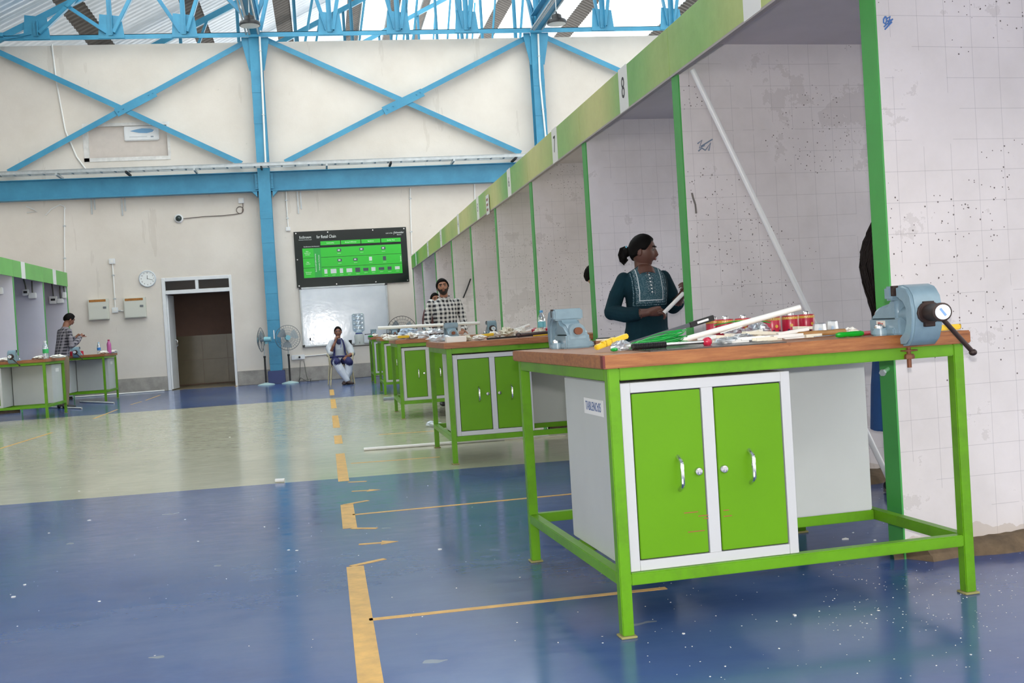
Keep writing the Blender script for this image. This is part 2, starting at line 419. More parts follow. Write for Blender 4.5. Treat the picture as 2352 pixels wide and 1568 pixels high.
tag(b.build('wall_left', M_WALL, smooth=False), 'cream side wall behind the short row of booths', kind='structure')
b = MB(); b.box(21, 21.2, WY, 50, 0, 7.1); b.box(21, 21.2, -9, WY, 0, .9); b.box(21, 21.2, -9, WY, 4.6, 7.1)  # carried on past the end wall, unseen, to keep sky light off the roof
for k in range(9): b.box(21, 21.2, -9+k*4.3, -8.7+k*4.3, .9, 4.6)  # unseen window band, added to light the booths through their open backs
tag(b.build('wall_right', M_WALL, smooth=False), 'cream side wall behind the long row of booths', kind='structure')
b = MB(); b.box(-9, 21, -9.2, -9, 0, .9); b.box(-9, 21, -9.2, -9, 2.5, 7.6)
for k in range(8): b.box(-9+k*4.2, -8.6+k*4.2, -9.2, -9, .9, 2.5)  # unseen openings added so low sky light enters from behind the camera
tag(b.build('wall_rear', M_WALL, smooth=False), 'cream wall at the other end of the hall', kind='structure')
for i, (x0, x1) in enumerate(((-9, DX0), (DX1, 6.5))):
    b = MB(); b.box(x0, x1, WY-.03, WY, 0, .33); tag(b.build('baseboard_back', M_CEM, smooth=False, bevel=.008), 'bare grey cement skirting at the foot of the cream wall', kind='structure')
b = MB(); b.box(-9, 21, 50, 50.2, 0, 1.0); tag(b.build('wall_added_beyond', M_WALL, smooth=False), 'low unseen cream wall added beyond the end wall', kind='structure')  # added out of view; kept low so sky light reaches the roof sheets
b = MB(); b.box(-9.2, 21.2, WY+2.6, 50, -.12, 0); tag(b.build('floor_added_beyond', M_CEM, smooth=False), 'unseen grey concrete floor added beyond the end wall against light from below', kind='structure')  # added out of view to stop light reaching the roof from below
# walled-up window opening high on the wall
win = bpy.data.objects.new('window_1', None); COL.objects.link(win); win.location = ((WX0+WX1)/2, WY, WZ0)
tag(win, 'walled-up window recess with pale board, high on the wall', kind='structure')
hw = (WX1-WX0)/2; hh = WZ1-WZ0
b = MB(); b.box(-hw, hw, .07, .12, 0, hh); b.build('infill_board', simple('infill_board', 'cfc5bd', .7, var=.06), win, smooth=False)
b = MB(); b.box(-hw-.02, -hw+.09, -.012, .08, -.08, hh); b.box(-hw-.02, hw, -.012, .08, -.085, .0); b.box(-hw, hw, -.01, .08, hh-.07, hh); b.box(hw-.05, hw+.01, -.008, .08, 0, hh)
b.build('window_frame', [simple('chalky_white', 'dcd9d5', .8, var=.15, vscale=8)], win, smooth=False)
p0, p1 = onp(283, 292, 'Y', WY), onp(365, 318, 'Y', WY)
nb = thing('notice_panel', 'white rounded panel with blue swoosh in the walled-up window recess', 'notice', ((p0.x+p1.x)/2, WY+.02, (p0.z+p1.z)/2))
b = MB(); w2, h2 = (p1.x-p0.x)/2, (p0.z-p1.z)/2+.03; b.box(-w2, w2, 0, .045, -h2, h2); b.build('board', M_WHITE, nb, bevel=.02)
b = MB(); pr = [(-.24, 0), (-.05, -.045), (.12, -.055), (.24, -.03), (.28, .01), (.2, .045), (.02, .055), (-.12, .03)]
b.prism([(x, z+.05) for x, z in pr], -.006, .004); b.build('swoosh', simple('swoosh_blue', '6f9fc4', .4), nb)
b = MB(); b.box(-.26, .12, -.004, .004, -.085, -.078); b.box(.2, .26, -.004, .004, -.1, -.07); b.build('small_print', simple('print_grey', '9aa3ad', .5), nb, smooth=False)

# ---------------------------------------------------------------- door and the corridor behind it
door = bpy.data.objects.new('door_1', None); COL.objects.link(door); door.location = (DX0, WY, 0)
tag(door, 'open white double doorway with two-pane transom in the cream wall', kind='structure')
DW = DX1-DX0
b = MB()
for x0, x1, z0, z1 in ((0, .075, 0, DZ), (DW-.06, DW, 0, DZ), (.075, DW-.06, DZ-.08, DZ), (.075, DW-.06, 2.17, 2.26), (DW/2-.035, DW/2+.035, 2.26, DZ-.08)):
    b.box(x0, x1, -.02, .1, z0, z1)
b.build('door_frame', M_WHITE, door, bevel=.006, seg=1)
for x0, x1 in ((.075, DW/2-.035), (DW/2+.035, DW-.06)):
    b = MB(); b.box(x0, x1, .03, .036, 2.26, DZ-.08); b.build('transom_pane', M_GLASS, door, smooth=False)
b = MB(); Mx = Matrix.Translation((.085, .06, 0)) @ Matrix.Rotation(R(86), 4, 'Z')
b.box(0, .68, -.02, .02, .02, 2.16, Mx); lf = b.build('door_leaf', M_WHITE, door, bevel=.004, seg=1)
b = MB(); b.tube([Mx @ Vector((.58, -.02, .98)), Mx @ Vector((.58, -.06, 1.0)), Mx @ Vector((.58, -.06, 1.12)), Mx @ Vector((.58, -.02, 1.14))], .008, 8); b.build('door_handle', M_CHROME, lf)
CY0, CY1 = WY+.25, WY+2.4
cor_mat = simple('brown_corridor_paint', '7d5f50', .6, var=.06); tile_mat = simple('olive_dado_tile', '8a7f68', .2, var=.1, vscale=3)
b = MB(); b.box(-6.6, 1.2, CY1, CY1+.15, 0, 3.2); b.box(-6.75, -6.6, CY0, CY1+.15, 0, 3.2); b.box(1.2, 1.35, CY0, CY1+.15, 0, 3.2); b.box(-6.75, 1.35, CY0, CY1+.15, 3.2, 3.3)
wc = tag(b.build('wall_corridor', cor_mat, smooth=False), 'dim brown corridor wall seen through the doorway', kind='structure')
b = MB(); b.box(-6.6, 1.2, CY0-.25, CY1, -.06, .001); tag(b.build('floor_corridor', simple('corridor_floor', '8b7d66', .3, var=.1), smooth=False), 'tan corridor floor beyond the doorway', kind='structure')
tw = .6
proto = None
for i in range(13):
    for k in range(2):
        b = MB(); b.box(.003, tw-.003, -.012, 0, .003, .597)
        if proto is None: proto = b.build('dado_tile', tile_mat, wc, smooth=False); o = proto
        else: o = proto.copy(); COL.objects.link(o)
        o.location = (-6.6+i*tw, CY1, k*.6+.02)

# ---------------------------------------------------------------- roof: corrugated sheets on a gable, ridge along the hall
def roofz(x): return 8.3+.5*(x+6.6) if x < 6 else 14.6-.5*(x-6)
ceiling = bpy.data.objects.new('ceiling', None); COL.objects.link(ceiling); tag(ceiling, 'high gable roof of corrugated metal and clear sheets', kind='structure')
def sheet(x0, x1, ya, yb, mat, dz=0, per=.26, amp=.022):
    n = int((yb-ya)/per*4); b = MB(); vs = []; fs = []
    for i in range(n+1):
        y = ya+(yb-ya)*i/n; h = amp*math.sin(2*math.pi*(y-ya)/per)+dz
        vs += [(x0, y, roofz(x0)+h), (x1, y, roofz(x1)+h)]
        if i: fs.append((2*i-2, 2*i, 2*i+1, 2*i-1))
    b._add(vs, fs); return b.build('roof_sheet', mat, ceiling, ang=80)
xs = [-9.4, -7.9, -7.3, -5.5, -5.0, -3.2, -2.75, -.9, -.4, 1.5, 2.0, 3.2, 3.6, 4.7, 5.0, 6.0]
for i in range(len(xs)-1):
    d = i % 2 == 1; e_ = .07 if d else 0
    if xs[i] >= 1.5: mf = M_SHEETD if d else M_SKY
    else: mf = M_SHEETD if d else M_SHEET
    sheet(xs[i]-e_, xs[i+1]+e_*(i < len(xs)-2), WY-.2, 50, mf, .04 if d else 0)
    sheet(xs[i]-e_, xs[i+1]+e_*(i < len(xs)-2), -9.4, 10, M_SHEETD if d else M_SHEET, .04 if d else 0)  # unseen part near the camera kept opaque to cut the overhead light
    sheet(xs[i]-e_, xs[i+1]+e_*(i < len(xs)-2), 10, WY-.2, M_SKY if (not d and i > 3) else (M_SHEETD if d else M_SHEET), .04 if d else 0)  # clear strips over the hall, out of view, laid out to brighten the far end
xr = [6.0, 7.6, 8.1, 10, 10.5, 12.5, 13, 15, 15.5, 18, 18.5, 21.4]
for i in range(len(xr)-1):  # unseen right slope; its clear strips are added to raise the hall light
    d = i % 2 == 1
    sheet(xr[i], xr[i+1], -9.4, 10, M_SHEETD if d else (M_SKY if i % 4 == 0 else M_SHEET), .04 if d else 0)
    sheet(xr[i], xr[i+1], 10, 50, M_SHEETD if d else (M_SKY if i % 4 == 0 else M_SHEET), .04 if d else 0)
# ================================================================== steelwork
COLX = (-1.12, 5.37); CF = WY-.32          # column centres, front face
CTOP = 7.86
col_lab = ('blue steel column on a dark blue plinth beside the pedestal fans', 'blue steel column rising behind the numbered booths')
for ci, cx in enumerate(COLX):
    t = thing('steel_column', col_lab[ci], 'column', (cx, WY-.16, 0))
    b = MB(); b.box(-.135, .135, -.16, -.145, .3, CTOP); b.build('flange', M_STEEL, t, smooth=False)
    b = MB(); b.box(-.135, .135, .145, .16, .3, CTOP); b.build('flange', M_STEEL, t, smooth=False)
    b = MB(); b.box(-.006, .006, -.145, .145, .3, CTOP); b.build('web', M_STEEL, t, smooth=False)
    for z in (.45, .95, 1.45, 2.05, 2.55, 3.2, 3.75, 5.9, 6.6):
        b = MB(); b.box(-.138, .138, -.166, -.16, z, z+.17); b.build('batten_plate', M_STEEL, t, smooth=False, bevel=.002, seg=1)
    b = MB(); b.box(-.19, .19, -.2, .155, 0, .3); b.build('plinth', simple('navy_plinth', '26386e', .4), t, bevel=.01)
    for s in (-1, 1):                                   # cap gussets
        b = MB(); b.prism([(s*.135, CTOP), (s*.135, CTOP-.75), (s*.17, CTOP-.75), (s*.3, CTOP-.1), (s*.3, CTOP)], -.12, -.1); b.build('cap_gusset', M_STEEL, t, smooth=False)
    if ci == 0:
        b = MB(); b.box(-.012, .012, -.171, -.166, 1.02, 1.22); b.build('number_stroke', M_WHITE, t, smooth=False)
def ibeam(name, label, p0, p1, hgt, wid, mat, cat='beam', tw=.014, group=None):
    """I-section between two points, web vertical"""
    p0, p1 = Vector(p0), Vector(p1); d = p1-p0; L = d.length
    t = thing(name, label, cat, p0, 0, group); t.rotation_euler = d.to_track_quat('X', 'Z').to_euler()
    b = MB(); b.box(0, L, -wid/2, wid/2, hgt-tw, hgt); b.build('top_flange', mat, t, smooth=False)
    b = MB(); b.box(0, L, -wid/2, wid/2, 0, tw); b.build('bottom_flange', mat, t, smooth=False)
    b = MB(); b.box(0, L, -tw/2, tw/2, tw, hgt-tw); b.build('web', mat, t, smooth=False)
    return t
BZ = 4.385
for x0, x1, lb in ((-9, COLX[0]-.14, 'wide blue steel beam over the doorway and clock'), (COLX[0]+.14, COLX[1]-.14, 'wide blue steel beam over the dark banner'), (COLX[1]+.14, 11.7, 'wide blue steel beam running on behind the long booth row')):
    t = ibeam('wall_beam', lb, (x0, WY-.17, BZ), (x1, WY-.17, BZ), .44, .24, M_STEEL)
    for e in (0, 1):
        xx = .03 if e == 0 else (x1-x0)-.03
        b = MB(); b.box(xx-.03, xx+.03, -.1, -.088, .05, .4)
        for z in (.1, .18, .26, .34): b.cyl((xx, -.088, z), (xx, -.115, z), .014, n=6)
        b.build('bolted_cleat', M_STEEL, t, smooth=False)
        b = MB(); k = 1 if e == 0 else -1; b.prism([(xx, 0), (xx+k*.12, 0), (xx, -.13)] if k > 0 else [(xx, 0), (xx, -.13), (xx+k*.12, 0)], -.1, .1); b.build('seat_bracket', M_STEEL, t, smooth=False)
# X bracing of angle section
BY = WY-.14
def brace(a, c, label, yb=BY):
    p0, p1 = onp(*a, 'Y', yb), onp(*c, 'Y', yb); d = p1-p0; L = d.length
    t = thing('cross_brace', label, 'brace', p0); t.rotation_euler = d.to_track_quat('X', 'Z').to_euler()
    b = MB(); b.box(0, L, -.05, -.04, -.06, .05); b.build('angle_leg', M_STEEL, t, smooth=False)
    b = MB(); b.box(0, L, -.05, .05, .05, .06); b.build('angle_flange', M_STEEL, t, smooth=False)
    return t, L
brace((-60, 94), (555, 376), 'steel brace falling towards the column, over the walled-up window')
t2_, L2 = brace((20, 396), (572, 93), 'steel brace rising to the column head, over the walled-up window')
b = MB(); b.prism([(L2*.44, -.1), (L2*.6, -.12), (L2*.6, .06), (L2*.44, .09)], -.07, -.058)
for q in (.45, .47, .575, .592): b.cyl((L2*q, -.07, 0), (L2*q, -.09, 0), .018, n=6)
b.build('splice_plate', M_STEEL, t2_, smooth=False)
brace((612, 93), (1196, 352), 'steel brace falling away from the column, over the dark banner')
t3_, L3 = brace((655, 373), (1208, 88), 'steel brace rising from the column, over the dark banner')
b = MB(); b.prism([(L3*.40, -.1), (L3*.56, -.12), (L3*.56, .07), (L3*.40, .1)], -.07, -.058)
for q in (.415, .44, .535, .552): b.cyl((L3*q, -.07, 0), (L3*q, -.09, 0), .018, n=6)
b.build('splice_plate', M_STEEL, t3_, smooth=False)
brace((1250, 86), (1850, 355), 'steel brace dropping behind the fascia numbered 8')
# ---------------------------------------------------------------- truss on top of the end wall
TYc = WY-.3
cz0 = onp(900, 81.5, 'Y', TYc).z; cz1 = onp(900, 70.5, 'Y', TYc).z
truss = thing('roof_truss', 'blue roof truss standing along the top of the cream wall', 'truss', (0, TYc, cz0))
b = MB(); b.box(-9, 14, -.06, -.05, 0, cz1-cz0); b.box(-9, 14, -.06, .06, cz1-cz0-.012, cz1-cz0); b.build('bottom_chord', M_STEEL, truss, smooth=False)
def bar(parent, p0, p1, w=.075, name='web_member', mat=None):
    p0, p1 = Vector(p0), Vector(p1); d = p1-p0; b = MB(); Mx = Matrix.Translation(p0) @ d.to_track_quat('Z', 'Y').to_matrix().to_4x4()
    b.box(-w/2, w/2, -.005, .005, 0, d.length, Mx); b.box(-w/2, -w/2+.01, 0, w*.8, 0, d.length, Mx)
    return b.build(name, mat or M_STEEL, parent, smooth=False)
gpx = [-95, 85, 256, 424, 592, 758, 914, 1071, 1232, 1383, 1540, 1700]
gx = [onp(p, 80, 'Y', TYc).x for p in gpx]
for i, x in enumerate(gx):
    top = roofz(x)-.45-cz0
    if i not in (4, 8):
        g = MB(); g.prism([(x-.27, .02), (x+.29, .02), (x+.24, .5), (x-.22, .55)], -.075, -.065); g.build('gusset_plate', M_STEEL, truss, smooth=False)
    bar(truss, (x, -.09, .08), (x, -.09, top), .11)
    for s in (-1, 1):
        xt = x+s*.93; zt = roofz(xt)-.45-cz0
        bar(truss, (x+s*.1, -.085, .12), (xt, -.085, zt), .1)
x0, x1 = -8.8, 6.0
def rafter(parent, ya, xa, xb, dz, w=.16):
    b = MB(); za, zb = roofz(xa)-dz, roofz(xb)-dz
    b._add([(xa, ya-.05, za), (xb, ya-.05, zb), (xb, ya+.05, zb), (xa, ya+.05, za), (xa, ya-.05, za+w), (xb, ya-.05, zb+w), (xb, ya+.05, zb+w), (xa, ya+.05, za+w)], [(0,3,2,1),(4,5,6,7),(0,1,5,4),(1,2,6,5),(2,3,7,6),(3,0,4,7)])
    return b
tb = rafter(truss, 0, x0, x1, .5); tb.v = [(x, y, z-cz0) for x, y, z in tb.v]; tb.build('top_chord', M_STEEL, truss, smooth=False)
# ---- the next trusses, beyond the wall
for k, (Yt, lb) in enumerate(((31.0, 'sloping blue roof truss just beyond the cream wall'), (37.0, 'sloping blue roof truss, second one beyond the cream wall'), (43.0, 'sloping blue roof truss, farthest one beyond the cream wall'))):
    t = thing('roof_truss', lb, 'truss', (0, Yt, 7.9))
    rb = rafter(t, 0, x0, x1, .5, .18); rb.v = [(x, y, z-7.9) for x, y, z in rb.v]; rb.build('top_chord', M_STEEL, t, smooth=False)
    b = MB(); b.box(-9, 14, -.06, .06, 0, .12); b.build('bottom_chord', M_STEEL, t, smooth=False)
    for i in range(10):
        x = -8+i*1.55; bar(t, (x, 0, .1), (x, 0, roofz(x)-8.35), .09)
        bar(t, (x, 0, .1), (x+.78, 0, roofz(x+.78)-8.35), .08)
# ---- long beams over the columns towards the viewer
for ci, (cx, lb) in enumerate(((COLX[0], 'blue longitudinal roof beam carrying conduits, above the fans column'), (COLX[1], 'blue longitudinal roof beam above the column by the booths'))):
    t = ibeam('roof_beam', lb, (cx, 12, CTOP+.02), (cx, WY-.45, CTOP+.02), .34, .26, M_STEEL)
    for s, r in ((.1, .028), (.17, .018), (-.09, .02)):
        b = MB(); b.cyl((0, s, -.03), (13.1, s, -.03), r, n=8); b.build('conduit', M_GALV, t)
    for s in (-1, 1):
        b = MB(); p = Vector((cx, WY-.5, CTOP+.15)); 
        bar(truss, (cx, 0, CTOP+.2-cz0), (cx+s*1.5, 0, roofz(cx+s*1.5)-.5-cz0), .12, 'knee_brace')
# ---- high-bay lamps
def highbay(px, py, Y, label):
    p = onp(px, py, 'Y', Y); t = thing('high_bay_lamp', label, 'lamp', p)
    b = MB(); b.lathe([(.205, -.02), (.21, .02), (.19, .06), (.11, .09), (.1, .16), (.07, .18), (.02, .2), (.015, .24)], 20); b.build('housing', M_BLACK, t)
    b = MB(); b.lathe([(.17, -.03), (.19, -.021)], 20); b.build('lens', simple('lamp_lens', 'd6d9d4', .3), t)
    b = MB(); b.cyl((0, 0, .22), (0, 0, CTOP+.03-p.z), .012, n=8); b.build('drop_rod', M_GALV, t)
highbay(574, 57, 22.5, 'round black high-bay lamp hanging by the fans column head')
highbay(1279, 53, 22.5, 'round black high-bay lamp hanging by the booths column head')
# ---- ladder cable tray above the wall beam
TZ = onp(600, 381, 'Y', WY-.62).z
tray = thing('cable_tray', 'galvanised ladder cable tray running above the blue wall beams', 'cable tray', (-9, WY-.62, TZ))
for y in (0, .3):
    b = MB(); b.box(0, 16, y-.006, y+.006, 0, .075); b.box(0, 16, y-.02, y+.02, .07, .076); b.build('side_rail', M_GALV, tray, smooth=False)
proto = None
for i in range(53):
    if proto is None: b = MB(); b.box(-.018, .018, .006, .294, .012, .03); proto = b.build('rung', M_GALV, tray, smooth=False); o = proto
    else: o = proto.copy(); COL.objects.link(o)
    o.location = (.2+i*.3, 0, 0)
for i in range(11):
    b = MB(); x = .6+i*1.45; b.box(x-.02, x+.02, -.02, .61, -.05, -.0); b.box(x-.02, x+.02, .57, .61, -.22, -.05); b.build('tray_bracket', M_RUBBER if i % 2 else M_GALV, tray, smooth=False)
b = MB(); rr = random.Random(5)
for k in range(3): b.tube([(i*.5, .08+.06*k, .045+.02*math.sin(i*1.3+k)) for i in range(33)], .012, 6)
b.build('cable', simple('grey_cable', 'c9c9c4', .6), tray)
# ---- conduits
def conduit(pts, label, r=.016, Y=WY-.02, mat=None, cat='conduit', clips=True, name='conduit_pipe'):
    ps = [onp(px, py, 'Y', Y) for px, py in pts]; p0 = ps[0]
    t = thing(name, label, cat, p0); b = MB(); b.tube([p-p0 for p in ps], r, 8); b.build('pipe', mat or M_PVC, t)
    if clips:
        for i in range(len(ps)-1):
            m = (ps[i]+ps[i+1])/2-p0; b = MB(); b.box(m.x-.03, m.x+.03, m.y-.02, m.y+.02, m.z-.012, m.z+.012); b.build('clip', M_GALV, t, smooth=False)
    return t
conduit([(596, 84), (600, 150), (610, 376)], 'white conduit running down the fans column above the tray', .022, CF-.03)
conduit([(1236, 78), (1240, 180), (1254, 322)], 'white conduit running down the column behind the booths', .022, CF-.03)
conduit([(148, 478), (148, 560), (149, 626)], 'thin white conduit dropping to the short booth row')
conduit([(657, 440), (659, 480), (662, 522)], 'white conduit dropping to a socket box beside the banner corner')
conduit([(942, 432), (943, 480), (946, 584)], 'white conduit dropping beside the banner to the booth fascia')
conduit([(1089, 420), (1090, 440), (1091, 470)], 'short white conduit under the beam above the fascia', clips=False)
conduit([(119, 102), (130, 190), (150, 300), (176, 360), (198, 390)], 'loose white cable sagging down the wall beside the walled-up window', .018, clips=False)
conduit([(258, 604), (262, 660), (265, 712), (284, 714)], 'white conduit linking switch boxes between the two wall cabinets')
def wallbox(px, py, w, h, label, d=.05, name='switch_box', mat=None, cat='switch box'):
    p = onp(px, py, 'Y', WY); t = thing(name, label, cat, (p.x, WY, p.z))
    b = MB(); b.box(-w/2, w/2, -d, 0, -h/2, h/2); b.build('box', mat or M_WHITE, t, bevel=.006)
    b = MB(); b.box(-w*.25, w*.25, -d-.006, -d, -h*.25, h*.25); b.build('rocker', M_PVC, t, bevel=.002)
    return t
wallbox(258, 600, .13, .12, 'square white switch box at the top of the conduit by the clock')
wallbox(265, 712, .13, .12, 'square white switch box between the two wall cabinets')
wallbox(662, 526, .1, .09, 'small white socket box beside the top corner of the banner')
wallbox(554, 461, .12, .12, 'small white junction box above the dome camera cable')
# dome camera and its cable
p = onp(411, 502, 'Y', WY); t = thing('dome_camera', 'white dome security camera with dark lens on the cream wall', 'security camera', (p.x, WY, p.z))
Mr = Matrix.Rotation(R(90), 4, 'X')
b = MB(); b.lathe([(.095, 0), (.1, .03), (.085, .05), (.07, .055)], 20, Mr); b.build('mount', M_WHITE, t)
b = MB(); b.lathe([(.07, .05), (.062, .08), (.04, .105), (.0, .115)], 18, Mr, cap=False); b.build('dome', simple('dome_lens', '33403f', .08), t)
conduit([(420, 502), (440, 500), (470, 497), (510, 495), (540, 492)]+[(551+8*math.sin(a*.5), 482+8*math.cos(a*.5)) for a in range(15)]+[(558, 474), (558, 465)], 'thin dark camera cable with a loop below the junction box', .008, mat=simple('cable_brown', '6b5f58', .6), cat='cable', clips=False, name='camera_cable')
# hanging torn cables and runs of old plaster below the beam
for pts, lb in (([(60, 474), (75, 480), (85, 486), (62, 488)], 'torn white cable ends under the beam, above the short booth row'), ([(105, 494), (118, 480), (138, 470), (148, 474), (150, 480)], 'bent grey cable under the beam beside the thin conduit')):
    conduit(pts, lb, .014, clips=False, cat='cable', name='loose_cable')
for a, c, lb in (((213, 456), (216, 492), 'dark streak of old brackets under the beam'), ((281, 454), (286, 495), 'white plaster drip under the beam'), ((684, 440), (690, 490), 'pale plaster drip under the beam beside the banner')):
    p0, p1 = onp(*a, 'Y', WY), onp(*c, 'Y', WY); t = thing('wall_strap', lb, 'strap', p1)
    b = MB(); 
    for k in (-.04, .03): b.box(k-.014, k+.014, -.02, 0, 0.1*(k > 0), p0.z-p1.z)
    b.build('strap', M_GALV, t, smooth=False)
# clock
p = onp(339, 640, 'Y', WY); t = thing('wall_clock', 'round white wall clock beside the doorway', 'clock', (p.x, WY, p.z))
b = MB(); b.lathe([(.185, 0), (.19, .03), (.18, .045), (.168, .045), (.165, .03)], 32, Mr); b.build('rim', simple('clock_rim', 'cfd6dc', .3), t)
b = MB(); b.lathe([(.168, .0), (.168, .032)], 32, Mr); fc = b.build('face', simple('clock_face', 'eef0ee', .5), t)
for h in range(1, 13):
    a = R(90-30*h); text(str(h), .042, M_BLACK, fc, (.135*math.cos(a), -.034, .135*math.sin(a)), name='numeral')
for a, L, w_ in ((R(88), .075, .008), (R(-15), .12, .006)):
    b = MB(); b.box(-.01, L, -.04, -.037, -w_/2, w_/2, Matrix.Rotation(-a, 4, 'Y')); b.build('hand', M_BLACK, t, smooth=False)
# distribution cabinets
for (a, c, lb) in (((203, 688), (253, 733), 'grey wall cabinet with orange strip, beside the short booth row'), ((285, 685), (338, 728), 'grey wall cabinet with orange strip, directly below the clock')):
    p0, p1 = onp(*a, 'Y', WY), onp(*c, 'Y', WY); w_, h_ = p1.x-p0.x, p0.z-p1.z
    t = thing('distribution_cabinet', lb, 'electrical cabinet', (p0.x, WY, p1.z))
    b = MB(); b.box(0, w_, -.11, 0, 0, h_); b.build('case', simple('cabinet_ivory', 'd3d3c8', .4), t, bevel=.006)
    b = MB(); b.box(.015, w_-.015, -.122, -.11, .015, h_-.075); b.build('cabinet_door', simple('cabinet_ivory', 'd3d3c8', .4), t, bevel=.004)
    b = MB(); b.box(.03, w_-.05, -.115, -.11, h_-.066, h_-.014); s_ = b.build('label_strip', simple('orange_label', 'b07430', .5, var=.4, vscale=40), t, smooth=False)
    b = MB(); b.box(w_*.74, w_*.9, -.132, -.122, h_*.52, h_*.62); b.build('latch', simple('latch_grey', '6d7276', .4), t, bevel=.004)
    p = onp(339, 640, 'Y', WY)
# socket strip by the fans with its plug and cable
t = wallbox(685, 820, .3, .11, 'long white socket strip on the wall beside the seated woman', name='socket_strip', cat='socket')
b = MB(); b.sphere((.03, -.085, .0), (.024, .03, .024)); b.build('plug', M_BLACK, t)
conduit([(698, 818), (730, 815), (760, 812)], 'white conduit leading from the socket strip behind the seated woman', .012, clips=False)
def cablepts(pts, label, mat=None, r=.007):
    p0 = Vector(pts[0]); t = thing('power_cable', label, 'cable', p0); b = MB(); b.tube([Vector(p)-p0 for p in pts], r, 6); b.build('cord', mat or simple('grey_cord', '56564f', .6), t)
q = onp(690, 828, 'Y', WY-.06); g1 = G(712, 879)
cablepts([q, q+Vector((-.03, -.02, -.3)), q+Vector((-.07, -.1, -.5)), Vector((q.x-.02, WY-.3, .1)), Vector((q.x+.12, WY-.5, .02)), Vector((q.x+.4, WY-.6, .012))], 'grey plug cable looping from the socket strip to the floor')
q = onp(698, 828, 'Y', WY-.06)
cablepts([q, q+Vector((.03, -.02, -.3)), q+Vector((.08, -.1, -.55)), Vector((q.x+.14, WY-.32, .06)), Vector((q.x-.2, WY-.55, .012)), Vector((-.8, WY-.75, .012))], 'grey fan cable hanging from the socket strip')
# ================================================================== training booths
BXR = 2.068; ZB, ZT, ZC = 2.4145, 2.693, 2.574
def partition(x, y, rz, sx, depth, label, group=None, thick=.09, z0=.055, lump=False, zt=None):
    zt = zt or ZC
    t = thing('booth_partition', label, 'partition', (x, y, 0), rz, group)
    b = MB(); b.box(min(0, sx*depth), max(0, sx*depth), 0, thick, z0, zt); o = b.build('board', M_PART, t, smooth=False)
    b = MB(); b.box(-.008, .0, 0, thick, 0, zt) if sx > 0 else b.box(0, .008, 0, thick, 0, zt); b.build('edge_strip', M_EDGE, t, smooth=False)
    if lump:
        b = MB(); n, m = 40, 7; vs = []; rr = random.Random(int(abs(y)*100)); ph = rr.random()*6
        for i in range(n+1):
            u = i/n; xx = sx*(-.05+u*(depth))
            out = .10+.09*math.sin(min(1, u*3)*1.4)+.02*math.sin(u*17+ph)+.012*math.sin(u*41)
            if u < .04: out *= .35
            for j in range(m+1):
                v = j/m; yy = .05-out*(1-(1-v)**1.6)*1.0; zz = (.062+.006*math.sin(u*23+v*5))*(1-v**2.4)+.006*math.sin(u*60+j*1.7)*(v < .9)
                vs.append((xx, yy, max(0, zz)))
        fs = [(i*(m+1)+j, (i+1)*(m+1)+j, (i+1)*(m+1)+j+1, i*(m+1)+j+1) for i in range(n) for j in range(m)]
        b._add(vs, fs); b.build('rough_footing', simple('muddy_mortar', '655440', .9, var=.4, vscale=14, bump=.6, bscale=30), t)
    else:
        b = MB(); b.box(min(.03*sx, sx*depth), max(.03*sx, sx*depth), .02, thick-.02, 0, z0); b.build('rough_footing', simple('muddy_mortar', '7a6a58', .9), t, smooth=False)
    return t
PY = [6.036, 8.253, 10.466, 12.71, 14.92, 17.2, 19.75, 22.4, 24.75]
ya = onp(2014, 600, 'X', 2.277).y; yb = onp(2044, 600, 'X', 2.277).y
near = partition(2.277, yb, .07, 1, 2.2, 'nearest white drilled partition with green edge, behind the vise and bench end', thick=max(.06, ya-yb), lump=True, zt=2.56)
plabs = ['drilled partition with a leaning pipe, between booths 8 and 9', 'drilled partition behind the woman in teal, between booths 7 and 8', 'drilled partition between booths 6 and 7', 'drilled partition between booths 5 and 6', 'drilled partition between booths 4 and 5', 'drilled partition between booths 3 and 4', 'drilled partition between booths 2 and 3', 'drilled partition between booths 1 and 2', 'drilled partition closing booth 1 beside the end wall']
for i, y in enumerate(PY):
    partition(BXR, y-.095, .07 if i < 3 else .03, 1, 2.12, plabs[i], lump=(i < 2), thick=.095)
strip_px = {8: 1433, 7: 1275, 6: 1170, 5: 1098, 4: 1053, 3: 1013, 2: 983, 1: 955.5}
edges = [2.6]+PY
